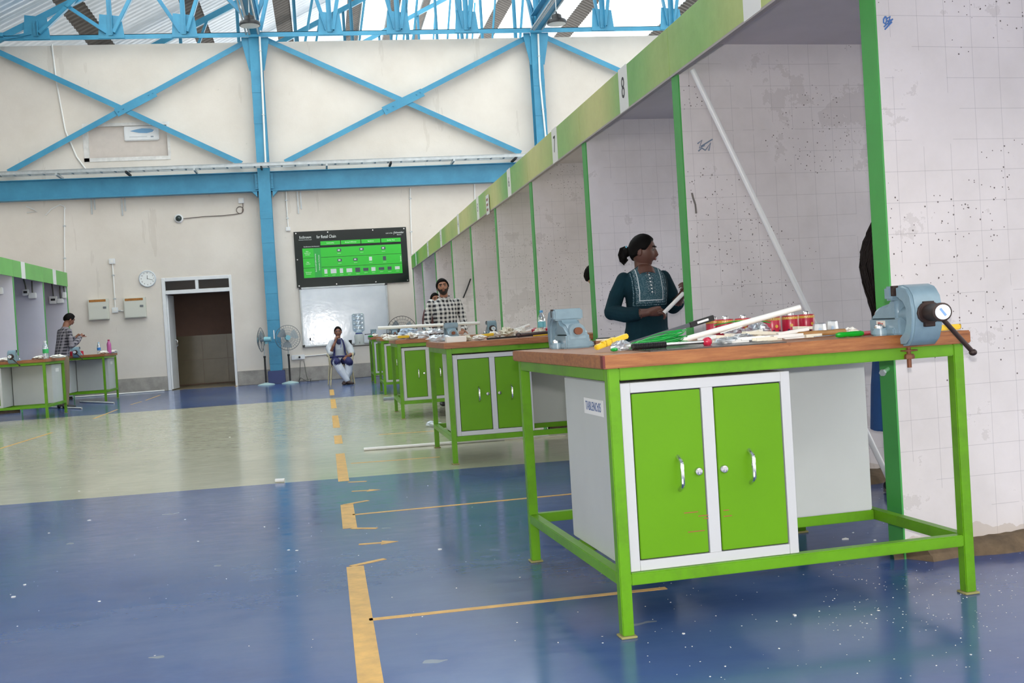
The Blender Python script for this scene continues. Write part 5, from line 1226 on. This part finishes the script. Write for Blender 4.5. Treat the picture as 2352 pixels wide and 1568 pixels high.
class Body:
    def __init__(s): s.parts = []
    def add(s, mb, tg): s.parts.append((mb, tg))
    def tube(s, pts, rad, tg, n=16, hint=(0, 1, 0)):
        b = MB(); b.tube(pts, rad, n, hint=Vector(hint)); s.add(b, tg)
    def limb(s, pts, rad, tg, n=14):
        """smooth limb: resample joints"""
        P = [Vector(p) for p in pts]; s.tube(P, rad, tg, n)
        for p, r in zip(P[1:-1], rad[1:-1]):
            q = MB(); rr = max(r) if isinstance(r, tuple) else r; q.sphere(p, rr*.98, 14, 10); s.add(q, tg)
        for p, r in ((P[0], rad[0]), (P[-1], rad[-1])):
            q = MB(); rr = min(r) if isinstance(r, tuple) else r; q.sphere(p, rr*.98, 14, 10); s.add(q, tg)
    def head(s, c, M, k=1.0, ears=True):
        T = Matrix.Translation(Vector(c)) @ M @ Matrix.Scale(k, 4); s.HT = T
        b = MB(); b.join(sph_grid(HS), T); s.add(b, SK)
        for sx in (-1, 1):
            if ears: b = MB(); b.sphere((0, 0, 0), (.009, .019, .031), 12, 9); q = MB(); q.join(b, T @ Matrix.Translation((sx*.075, .012, -.004)) @ Matrix.Rotation(sx*.25, 4, 'Z')); s.add(q, SK)
            b = MB(); b.sphere((0, 0, 0), (.0105, .0075, .005), 14, 10); q = MB(); q.join(b, T @ Matrix.Translation((sx*.031, -.0775, .012))); s.add(q, EYE)
            b = MB(); b.sphere((0, 0, 0), (.0056, .006, .0056), 12, 8); q = MB(); q.join(b, T @ Matrix.Translation((sx*.031, -.083, .012))); s.add(q, IRI)
            b = MB(); b.tube([T @ Vector((sx*.013, -.0905, .029)), T @ Vector((sx*.03, -.0885, .0345)), T @ Vector((sx*.048, -.077, .030))], .0042*k, 8); s.add(b, BRW)
        b = MB(); b.sphere((0, 0, 0), (.0215, .006, .0045), 14, 8); q = MB(); q.join(b, T @ Matrix.Translation((0, -.0885, -.0495))); s.add(q, LIP)
        b = MB(); b.sphere((0, 0, 0), (.019, .0065, .005), 14, 8); q = MB(); q.join(b, T @ Matrix.Translation((0, -.0875, -.0575))); s.add(q, LIP)
    def hand(s, wr, d, nrm, side, curl=.5, k=1.0, tcurl=.5, r=.0082):
        """d: towards the fingers, nrm: out of the back of the hand, side: +1 thumb on the +cross side"""
        wr = Vector(wr); d = Vector(d).normalized(); nrm = Vector(nrm); nrm = (nrm-d*nrm.dot(d)).normalized(); c = d.cross(nrm)*side
        b = MB(); b.tube([wr-d*.01, wr+d*.03*k, wr+d*.065*k, wr+d*.088*k], [(.021*k, .026*k), (.017*k, .036*k), (.014*k, .04*k), (.010*k, .036*k)], 14, hint=nrm.cross(d).cross(d)); s.add(b, SK)
        for q, (o, L) in enumerate(((.029, .9), (.0105, 1.0), (-.009, .94), (-.027, .74))):
            p = wr+d*.082*k+c*o*k; pts = [p-d*.02*k, p]; a = 0; dd = d
            for j, seg in enumerate((.038, .025, .021)):
                a += curl*(.75, 1.0, .8)[j]; dd = d*math.cos(a)-nrm*math.sin(a); p = p+dd*seg*L*k; pts.append(p)
            b = MB(); b.tube(pts, [r*k, r*1.05*k, r*k, r*.92*k, r*.7*k], 9); s.add(b, SK)
            b = MB(); b.sphere(pts[-1], r*.72*k, 8, 6); s.add(b, SK)
        p = wr+d*.02*k+c*.026*k; dd = (d*.62+c*.7-nrm*.25).normalized(); pts = [p]
        for j, seg in enumerate((.036, .03, .024)):
            p = p+dd*seg*k; pts.append(p); dd = (dd-nrm*.35*tcurl-c*.3*tcurl+d*.1).normalized()
        b = MB(); b.tube(pts, [.013*k, .0112*k, .0098*k, .0075*k], 9); s.add(b, SK)
        b = MB(); b.sphere(pts[-1], .0075*k, 8, 6); s.add(b, SK)
    def shoe(s, ank, yaw, k=1.0, tg=SHO):
        a = Vector(ank); f = Vector((math.sin(yaw), -math.cos(yaw), 0))
        b = MB(); b.tube([a-f*.06+Vector((0, 0, .035-a.z)), a+Vector((0, 0, .04-a.z)), a+f*.07+Vector((0, 0, .034-a.z)), a+f*.14+Vector((0, 0, .026-a.z)), a+f*.175+Vector((0, 0, .022-a.z))], [(.034, .033), (.04, .038), (.044, .033), (.042, .025), (.022, .014)], 14, hint=Vector((0, 0, 1)).cross(f).cross(f)); s.add(b, tg)
    def build(s, name, label, loc, rz, mats, voxel=.006, smooth=3, parent=None, group=None):
        allb = MB(); kd_pts = []
        for mb, tg in s.parts:
            allb.join(mb)
            V = [Vector(v) for v in mb.v]
            for f in mb.f:
                if len(f) == 4:
                    a, b_, c, d = (V[i] for i in f)
                    m = max((b_-a).length, (d-a).length); n = max(1, min(8, int(m/.012)))
                    for i in range(n):
                        for j in range(n):
                            u, v = (i+.5)/n, (j+.5)/n; kd_pts.append((a*(1-u)*(1-v)+b_*u*(1-v)+c*u*v+d*(1-u)*v, tg))
                else:
                    c = Vector((0, 0, 0))
                    for i in f: c += V[i]
                    kd_pts.append((c/len(f), tg))
        kd = kdtree.KDTree(len(kd_pts))
        for i, (p, tg) in enumerate(kd_pts): kd.insert(p, i)
        kd.balance()
        me = bpy.data.meshes.new('tmp'); me.from_pydata(allb.v, [], allb.f)
        bm = bmesh.new(); bm.from_mesh(me); bmesh.ops.recalc_face_normals(bm, faces=bm.faces); bm.to_mesh(me); bm.free()
        o = bpy.data.objects.new('tmp', me); COL.objects.link(o)
        md = o.modifiers.new('r', 'REMESH'); md.mode = 'VOXEL'; md.voxel_size = voxel
        sm = o.modifiers.new('s', 'SMOOTH'); sm.factor = .5; sm.iterations = smooth
        me2 = bpy.data.meshes.new_from_object(o.evaluated_get(bpy.context.evaluated_depsgraph_get())); me2.name = name
        bpy.data.objects.remove(o); bpy.data.meshes.remove(me)
        used = sorted({t for _, t in s.parts}); me2.materials.clear()
        for t in used: me2.materials.append(mats[t])
        ix = {t: i for i, t in enumerate(used)}
        idx = [ix[kd_pts[kd.find(p.center)[1]][1]] for p in me2.polygons]
        me2.polygons.foreach_set('material_index', idx); me2.shade_smooth()
        ob = bpy.data.objects.new(name, me2); COL.objects.link(ob)
        t = thing('person', label, 'person', loc, rz, group)
        ob.parent = t
        return t
    def cap(s, parent, hl, mat, out=.011, seed=0, name='hair', rough=.002):
        b = MB(); b.join(sph_grid(capfn(hl, out, seed, rough), 56, 38), s.HT); return b.build(name, mat, parent, ang=180)
def skin(name, c): return simple(name, c, .5, var=.06, vscale=14)
M_HAIR = simple('black_hair', '0e0b0a', .65, var=.3, vscale=60, spec=.1)
M_IRIS = simple('iris_dark', '1a1210', .2); M_EYE = simple('eye_white', '6a6059', .4)

def matset(sk, lip, top, pan, sho, trim=None):
    return {SK: sk, TOP: top, PAN: pan, HAI: M_HAIR, SHO: sho, LIP: lip, EYE: M_EYE, IRI: M_IRIS, BRW: M_HAIR, TRM: trim or top}

# ---------------------------------------------------------------- woman in teal, holding a pipe
def m_kurti():
    t = NT('teal_kurti'); co = t.coord(); x, y, z = t.xyz(co)
    base = t.ramp(t.noise(co, 6, 3), [(.3, lin('0a222a')), (.7, lin('113039'))])
    KX, Z0, Z1 = .012, 1.115, 1.375
    ax = t.math('ABSOLUTE', t.math('SUBTRACT', x, KX))
    front = t.math('LESS_THAN', y, -.02)
    def rect(hx, z0): return t.math('MULTIPLY', t.math('MULTIPLY', t.math('LESS_THAN', ax, hx), t.math('GREATER_THAN', z, z0)), t.math('MULTIPLY', t.math('LESS_THAN', z, Z1), front))
    outer = rect(.114, Z0)
    v = t.n('ShaderNodeTexVoronoi'); v.inputs['Scale'].default_value = 150; t.l(co, v.inputs['Vector'])
    speck = t.ramp(v.outputs['Distance'], [(.2, lin('9aa8ad')), (.45, lin('33505a'))])
    c = t.mix(outer, base, speck)
    b1 = t.math('SUBTRACT', rect(.107, Z0+.006), rect(.1, Z0+.012)); c = t.mix(t.math('MAXIMUM', b1, 0), c, base)
    b2 = t.math('SUBTRACT', rect(.08, Z0+.03), rect(.075, Z0+.035)); c = t.mix(t.math('MAXIMUM', b2, 0), c, lin('c4cdd0'))
    inner = t.math('SUBTRACT', rect(.075, Z0+.035), rect(.026, Z0+.07)); c = t.mix(t.math('MULTIPLY', t.math('MAXIMUM', inner, 0), .6), c, lin('3d5e68'))
    dots = t.math('LESS_THAN', t.math('ABSOLUTE', t.math('SUBTRACT', t.math('FRACT', t.math('DIVIDE', z, .022)), .5)), .16)
    dc = t.math('MULTIPLY', t.math('MULTIPLY', t.math('LESS_THAN', ax, .0045), dots), rect(.02, Z0+.07)); c = t.mix(dc, c, lin('f2f2ee'))
    t.set(Base_Color=c, Roughness=.85); t.bsdf.inputs['Specular IOR Level'].default_value = .15; t.bump(t.noise(co, 14, 3), .4, .015); return t.mat
B = Body()
B.tube([(0, .01, .46), (0, .01, .62), (0, .01, .84), (.005, .005, .98), (.01, -.005, 1.1), (.01, -.012, 1.2), (.008, .0, 1.28), (.006, .012, 1.335), (.004, .02, 1.36)],
       [(.21, .17), (.195, .155), (.17, .125), (.138, .102), (.132, .098), (.142, .108), (.15, .088), (.11, .065), (.055, .05)], TOP, 24)
B.tube([(.004, .02, 1.31), (.002, .015, 1.36), (.0, .005, 1.43)], [(.062, .056), (.05, .05), (.05, .052)], SK, 18)
B.tube([(.004, -.07, 1.318), (.004, -.045, 1.345), (.004, -.0, 1.37)], [(.05, .02), (.055, .03), (.04, .03)], SK, 14)
hm = rotz(R(62)) @ Matrix.Rotation(R(3), 4, 'X')
B.head((.005, -.002, 1.462), hm, .93)
# her right arm, bent across the front; her left arm raised
B.limb([(-.128, .015, 1.29), (-.18, .02, 1.19), (-.225, -.0, 1.085)], [.048, .05, .05], TOP)
B.limb([(-.225, -.0, 1.09), (-.165, -.09, 1.065), (-.115, -.15, 1.065)], [.05, .05, .046], TOP)
B.limb([(-.13, -.13, 1.065), (-.05, -.2, 1.072)], [.034, .024], SK)
B.hand((-.05, -.2, 1.072), (.93, -.28, .06), (-.1, -.5, .9), -1, .85, .92)
B.limb([(.138, .015, 1.29), (.188, .03, 1.19), (.2, .03, 1.1)], [.048, .048, .048], TOP)
B.limb([(.2, .03, 1.1), (.2, -.05, 1.12)], [.049, .046], TOP)
B.limb([(.2, -.04, 1.12), (.185, -.17, 1.165)], [.033, .024], SK)
B.hand((.185, -.17, 1.165), (.12, -.75, .62), (.8, -.1, .5), -1, .9, .92)
for sx in (-1, 1):
    B.limb([(sx*.09, .01, .6), (sx*.09, .0, .42), (sx*.09, .02, .08)], [.08, .06, .045], PAN)
    B.shoe((sx*.09, .02, .08), sx*.1)
WL = (2.033, 6.75, 0)
pw = B.build('body', 'woman in a teal embroidered kurti holding a white pipe', WL, .04, matset(skin('skin_deep', '5e3c30'), simple('lip_deep', '6a3a36', .45), m_kurti(), simple('navy_trousers', '1c2433', .8), simple('sandal_brown', '4a332a', .6)), .0033, 2)
B.cap(pw, HL_WOM, M_HAIR, .010, 3)
T = B.HT
b = MB(); q = MB(); q.sphere((0, .112, .0), (.036, .03, .036), 16, 12); q.sphere((0, .132, -.028), (.03, .024, .046), 16, 12); q.tube([(.0, .118, .03), (-.006, .15, .02), (-.008, .162, -.02), (-.004, .152, -.062), (0, .125, -.075), (0, .105, -.05)], [.012, .011, .010, .010, .009, .008], 8)
q.tube([(.0, .118, .0), (.004, .14, -.03), (.003, .145, -.07), (.0, .128, -.09)], [.01, .011, .009, .004], 8); b.join(q, T); b.build('hair_bun', M_HAIR, pw)
b = MB(); q = MB(); q.tube([(.0+.02*math.cos(i*.785), .108+.006*math.sin(i*.785), .022+.016*math.sin(i*.785)) for i in range(8)], .006, 8, closed=True); b.join(q, T); b.build('hair_clip', simple('clip_blue', '6fb7cf', .3), pw)
Mw = Matrix.Translation(WL) @ rotz(.04)
pipe(Mw @ Vector((.035, -.245, 1.062)), Mw @ Vector((.222, -.262, 1.226)), .0125, 'short white pipe held by the woman in teal')
# ---------------------------------------------------------------- man in checked shirt
B = Body()
B.tube([(0, 0, .84), (0, 0, .98), (0, -.005, 1.12), (0, -.005, 1.27), (0, .0, 1.36), (0, .012, 1.42), (0, .015, 1.455)], [(.17, .12), (.165, .12), (.16, .118), (.175, .12), (.18, .095), (.12, .075), (.062, .058)], TOP, 24)
B.tube([(0, .015, 1.42), (0, .005, 1.48), (0, .0, 1.54)], [(.058, .056), (.053, .055), (.054, .056)], SK, 18)
B.head((-.01, -.01, 1.59), rotz(R(-4)) @ Matrix.Rotation(R(-9), 4, 'X') @ Matrix.Rotation(R(-6), 4, 'Y'), .98)
for sx in (-1, 1):
    B.limb([(sx*.175, .01, 1.385), (sx*.225, .01, 1.24), (sx*.245, -.0, 1.12)], [.058, .054, .05], TOP)
    B.limb([(sx*.245, -.0, 1.12), (sx*.235, -.11, 1.02), (sx*.21, -.19, .99)], [.05, .045, .036], TOP)
    B.limb([(sx*.21, -.19, .99), (sx*.195, -.23, .985)], [.028, .025], SK)
    B.hand((sx*.195, -.235, .985), (-sx*.3, -.9, -.02), (0, 0, 1), -sx, .35, 1)
    B.limb([(sx*.09, 0, .88), (sx*.095, -.01, .5), (sx*.1, .02, .09)], [.095, .07, .055], PAN)
    B.shoe((sx*.1, .02, .09), sx*.15)
    b = MB(); b.tube([(sx*.01, -.075, 1.415), (sx*.05, -.058, 1.445), (sx*.068, .01, 1.47), (sx*.03, .06, 1.478)], [(.022, .006), (.024, .007), (.022, .007), (.02, .007)], 8); B.add(b, TOP)
MB_SK = skin('skin_tan', 'a06f56')
pm = B.build('body', 'bearded man in black and white checked shirt behind the bench', (1.625, 14.72, 0), .02, matset(MB_SK, simple('lip_tan', '84503f', .45), m_plaid('black_white_check', 'd9d8d4', '22242c', '7c7d82', .056), simple('charcoal_trousers', '2b2c31', .8), simple('black_shoe', '1a1a1b', .4)), .005, 3)
B.cap(pm, [(0, .56), (.6, .55), (.95, .40), (1.2, .05), (1.45, -.15), (1.65, .1), (1.9, -.25), (3.2, -.5)], M_HAIR, .017, 5, rough=.006)
def beardfn(d):
    x, y, z = d; p = HS(d); ph = abs(math.atan2(x, -y)); n = Vector((x/.073, y/.094, z/.113)).normalized()
    zl = interp(ph, [(0, -.36), (.35, -.34), (.7, -.32), (1.25, .0), (1.5, .0)])
    s = 1 if (z < zl and ph < 1.5 and z > -.97) else 0
    if ph < .3 and -.56 < z < -.40: s = 0
    return p+n*(.0045 if s else -.012)
b = MB(); b.join(sph_grid(beardfn, 60, 44), B.HT); b.build('beard', simple('beard_dark', '241a16', .7), pm, ang=180)
# ---------------------------------------------------------------- man farther back, mostly hidden
def simple_man(label, loc, rz, h, top, pan, skm, name='body', head_yaw=0, lean=0, arms='down', vox=.007, hunch=0):
    k = h/1.70; B = Body(); S = lambda p: (p[0]*k, p[1]*k-hunch*max(0, p[2]-.85)**(1.3 if hunch > 0 else 2.2)*(1 if hunch > 0 else 2.2), p[2]*k)
    B.tube([S(p) for p in ((0, 0, .84), (0, 0, 1.0), (0, -.005, 1.15), (0, -.005, 1.28), (0, .0, 1.37), (0, .01, 1.43), (0, .012, 1.46))], [(.165*k, .12*k), (.155*k, .115*k), (.16*k, .115*k), (.175*k, .115*k), (.17*k, .095*k), (.11*k, .07*k), (.06*k, .056*k)], TOP, 22)
    B.tube([S((0, .012, 1.42)), S((0, .0, 1.54))], [.056*k, .053*k], SK, 16)
    B.head(S((0, -.012-lean*.05, 1.59)), rotz(head_yaw) @ Matrix.Rotation(lean, 4, 'X'), k)
    for sx in (-1, 1):
        if arms == 'down': pts = [(sx*.17, .01, 1.38), (sx*.215, .01, 1.24), (sx*.23, .0, 1.1)], [(sx*.23, .0, 1.1), (sx*.2, -.12, 1.02), (sx*.15, -.2, 1.0)]
        else: pts = [(sx*.17, .01, 1.38), (sx*.215, -.02, 1.24), (sx*.22, -.05, 1.12)], [(sx*.22, -.05, 1.12), (sx*.17, -.17, 1.18), (sx*.10, -.25, 1.25)]
        for P in pts: B.limb([S(p) for p in P], [.055*k, .05*k, .042*k], TOP)
        w_ = Vector(S(pts[1][-1])); d = (w_-Vector(S(pts[1][-2]))).normalized()
        B.limb([w_, w_+d*.035], [.028*k, .025*k], SK); B.hand(w_+d*.03, d, Vector((0, -.2, 1)), -sx, .7, k)
        B.limb([S((sx*.09, 0, .88)), S((sx*.095, -.01, .5)), S((sx*.1, .02, .09))], [.095*k, .07*k, .055*k], PAN)
        B.shoe(S((sx*.1, .02, .09)), sx*.15)
    t = B.build(name, label, loc, rz, matset(skm, simple('lip_tan', '84503f', .45), top, pan, simple('black_shoe', '1a1a1b', .4)), vox)
    B.cap(t, HL_MAN, M_HAIR, .015, 8, rough=.005); return t, B
SHIRT_D = simple('dark_maroon_shirt', '5b3b3c', .8); PANT_D = simple('charcoal_trousers', '2b2c31', .8)
simple_man('dark-haired person standing behind the man in checked shirt', (1.985, 19.47, 0), .2, 1.66, SHIRT_D, PANT_D, MB_SK)
simple_man('person in booth 7 almost hidden behind its green edge', (2.735, 9.82, 0), R(80), 1.543, simple('grey_shirt', '8d8f98', .8), PANT_D, skin('skin_warm', 'b07f62'), head_yaw=0, hunch=-.22)
tl_, _ = simple_man('man in dark checked shirt bending over the pink-bottle bench', (-4.75, 21.05, 0), R(128), 1.72, m_plaid('grey_check_shirt', '8b858c', '2b2a32', '55525a', .055, .6), simple('khaki_trousers', '7a6d58', .8), skin('skin_brown', '8a5c48'), lean=R(24), arms='up', hunch=.24)
# ---------------------------------------------------------------- girl with long hair in booth 9
B = Body()
B.tube([(0, 0, .36), (0, 0, .6), (0, .0, .84), (0, .0, 1.0), (0, -.005, 1.12), (0, -.01, 1.2), (0, .0, 1.28), (0, .012, 1.335), (0, .018, 1.36)], [(.2, .17), (.185, .155), (.165, .125), (.13, .1), (.13, .1), (.14, .11), (.145, .088), (.105, .062), (.052, .05)], TOP, 22)
B.tube([(0, .018, 1.32), (0, .005, 1.43)], [.05, .048], SK, 16)
B.head((0, -.005, 1.455), Matrix.Identity(4), .93)
for sx in (-1, 1):
    B.limb([(sx*.14, .01, 1.29), (sx*.18, .01, 1.18), (sx*.195, -.02, 1.07)], [.052, .046, .042], TOP)
    B.limb([(sx*.195, -.02, 1.07), (sx*.15, -.15, 1.05), (sx*.1, -.22, 1.06)], [.042, .036, .03], TOP)
    B.limb([(sx*.1, -.22, 1.06), (sx*.09, -.245, 1.062)], [.025, .023], SK)
    B.hand((sx*.09, -.245, 1.062), (-sx*.2, -.95, .05), (0, 0, 1), -sx, .6, .9)
    B.limb([(sx*.09, .0, .6), (sx*.09, .0, .42), (sx*.09, .02, .1)], [.08, .06, .045], PAN)
    B.shoe((sx*.09, .02, .08), sx*.1)
    b = MB(); b.box(sx*.09-.045, sx*.09+.045, -.14, .075, .004, .016); B.add(b, EYE)
pg = B.build('body', 'person with long black hair in a blue kurti behind the nearest partition', (3.05, 5.45, 0), R(90), matset(skin('skin_brown', '8a5c48'), simple('lip_deep', '6a3a36', .45), simple('royal_blue_kurti', '1d4c86', .75, var=.2, vscale=5), simple('black_trousers', '191a1e', .8), simple('black_shoe', '1a1a1b', .4)), .006)
B.cap(pg, HL_WOM, M_HAIR, .012, 4)
rr = random.Random(6); b = MB()
for k in range(420):
    u = rr.uniform(-1, 1); x0 = .07*u; y0 = .075+.03*(1-u*u)+rr.uniform(-.01, .01); L = rr.uniform(.46, .6); ph = rr.random()*6; am = rr.uniform(.002, .008); out = rr.uniform(.0, .04)
    pts = []
    for i in range(11):
        s = i/10; bulge = math.sin(min(1, s*1.25)*math.pi)*.028
        pts.append((x0*(1+.35*math.sin(s*3.1)-.5*s)+am*math.sin(ph+s*16), y0-.035+.085*min(1, s*2.2)**.8+bulge*.6+out*math.sin(s*3)*.5*min(1, s*2)+am*math.cos(ph+s*13)-.03*s*s, 1.52-L*s))
    b.tube(pts, [.004, .0045, .005, .005, .005, .0045, .004, .0035, .003, .002, .0008], 5)
b.build('long_hair', simple('brown_black_hair', '1c1411', .55, var=.3, vscale=50, spec=.2), pg, ang=180)
# ---------------------------------------------------------------- seated woman on a plastic chair
CH = (.29, 23.0, 0); CR = .1
ch = thing('plastic_chair', 'cream plastic armchair under the seated woman', 'chair', CH, CR)
M_CH = simple('cream_chair_plastic', 'd8cba4', .4)
b = MB(); b.box(-.21, .21, -.2, .2, .385, .41); b.build('seat', M_CH, ch, bevel=.01)
for sx in (-1, 1):
    for y, yo in ((-.19, -.03), (.19, .06)):
        b = MB(); b.tube([(sx*.2, y, .39), (sx*.225, y+yo*.6, .2), (sx*.245, y+yo, 0)], [(.032, .018), (.03, .017), (.026, .015)], 8); b.build('leg', M_CH, ch)
    b = MB(); b.tube([(sx*.215, -.2, .38), (sx*.235, -.23, .52), (sx*.25, -.22, .6), (sx*.255, -.1, .615), (sx*.25, .1, .61), (sx*.225, .2, .62)], [(.028, .014), (.03, .014), (.034, .014), (.036, .013), (.034, .013), (.03, .013)], 8); b.build('armrest', M_CH, ch)
b = MB(); n = 13; vs = []
for i in range(n):
    u = -1+2*i/(n-1)
    for z, dy in ((.41, 0), (.55, .02), (.7, .05), (.80-.06*u*u, .075)):
        vs.append((u*.215, .19+dy+.03*(1-u*u), z))
vs2 = [(x, y+.014, z) for x, y, z in vs]; m = 4; N = n*m
fs = [(i*m+j, (i+1)*m+j, (i+1)*m+j+1, i*m+j+1) for i in range(n-1) for j in range(m-1)]; fs2 = [tuple(N+k for k in f[::-1]) for f in fs]
rim = [i*m for i in range(n)]+[(n-1)*m+j for j in range(1, m)]+[i*m+m-1 for i in range(n-2, -1, -1)]+[j for j in range(m-2, 0, -1)]
b._add(vs+vs2, fs+fs2+[(rim[i], rim[(i+1) % len(rim)], N+rim[(i+1) % len(rim)], N+rim[i]) for i in range(len(rim))]); b.build('backrest', M_CH, ch)
B = Body(); WHT = TOP
B.tube([(0, .1, .43), (0, .1, .52), (0, .09, .62), (0, .075, .74), (0, .07, .84), (0, .075, .91), (0, .08, .945)], [(.17, .15), (.165, .14), (.145, .115), (.15, .115), (.155, .09), (.11, .07), (.055, .052)], TOP, 22)
B.tube([(0, .08, .91), (0, .06, 1.03)], [.05, .047], SK, 16)
B.tube([(.0, .0, .80), (.0, -.02, .86), (0, .02, .925)], [(.03, .012), (.048, .018), (.05, .035)], TRM, 14)
B.head((.0, .045, 1.085), rotz(R(-6)) @ Matrix.Rotation(R(2), 4, 'X'), .98)
# her right hand to the mouth, left hand in the lap
B.limb([(-.145, .07, .87), (-.2, .05, .76), (-.19, -.06, .66)], [.06, .075, .06], TOP)
B.limb([(-.19, -.06, .66), (-.13, -.12, .8), (-.075, -.11, .9)], [.034, .03, .023], SK)
B.hand((-.07, -.108, .91), (.42, .12, .9), (-.6, -.7, .3), -1, .55, .9)
B.limb([(.145, .07, .87), (.22, .05, .74), (.25, -.02, .63)], [.06, .08, .075], TOP)
B.limb([(.25, -.03, .63), (.18, -.15, .58), (.13, -.2, .575)], [.034, .03, .023], SK)
B.hand((.13, -.2, .575), (-.6, -.75, -.25), (-.2, -.2, .9), 1, .5, .9)
# lap, crossed legs in white salwar
B.limb([(-.09, .05, .47), (-.11, -.2, .47), (-.1, -.36, .46)], [.1, .098, .08], BRW)
B.limb([(.09, .05, .47), (.13, -.2, .47), (.15, -.34, .45)], [.1, .098, .08], BRW)
B.limb([(-.11, -.33, .45), (-.04, -.38, .3), (.07, -.42, .1)], [.085, .085, .06], PAN)
B.limb([(.15, -.3, .44), (.13, -.3, .26), (.05, -.34, .1)], [.085, .08, .055], PAN)
B.shoe((.08, -.42, .09), R(35)); B.shoe((.02, -.33, .09), R(-10))
ms = matset(skin('skin_brown', '8a5c48'), simple('lip_tan', '84503f', .45), simple('white_kurta', 'c9cfd6', .75, var=.08, vscale=8), simple('white_salwar', 'd2d8e2', .75, var=.06, vscale=6), simple('dark_sandal', '3a2723', .6), simple('navy_neckline', '25264f', .7))
ms[BRW] = simple('navy_dupatta', '272a5e', .75, var=.3, vscale=18)
ps = B.build('body', 'seated woman in white and navy resting her hand on her chin', CH, CR, ms, .005)
B.cap(ps, HL_WOM, M_HAIR, .010, 9)
b = MB(); q = MB(); q.sphere((0, .1, -.03), (.04, .035, .04), 14, 10); b.join(q, B.HT); b.build('hair_bun', M_HAIR, ps)
b = MB()
for sx in (-1, 1): b.tube([(sx*.06, .06, .95), (sx*.085, -.01, .9), (sx*.1, -.045, .8), (sx*.11, -.04, .66), (sx*.13, -.1, .57)], [(.018, .009), (.018, .009), (.018, .01), (.02, .012), (.03, .018)], 8)
b.tube([(-.2, -.05, .57), (-.05, -.13, .58), (.1, -.14, .575), (.22, -.06, .57)], [(.032, .022), (.036, .022), (.034, .022), (.03, .022)], 10)
b.build('dupatta', ms[BRW], ps)
b = MB(); b.tube([(.035, .03, .95), (.04, -.05, .86), (.025, -.075, .76)], .006, 6); b.build('lanyard', simple('lanyard_blue', '5c6fb0', .6), ps)
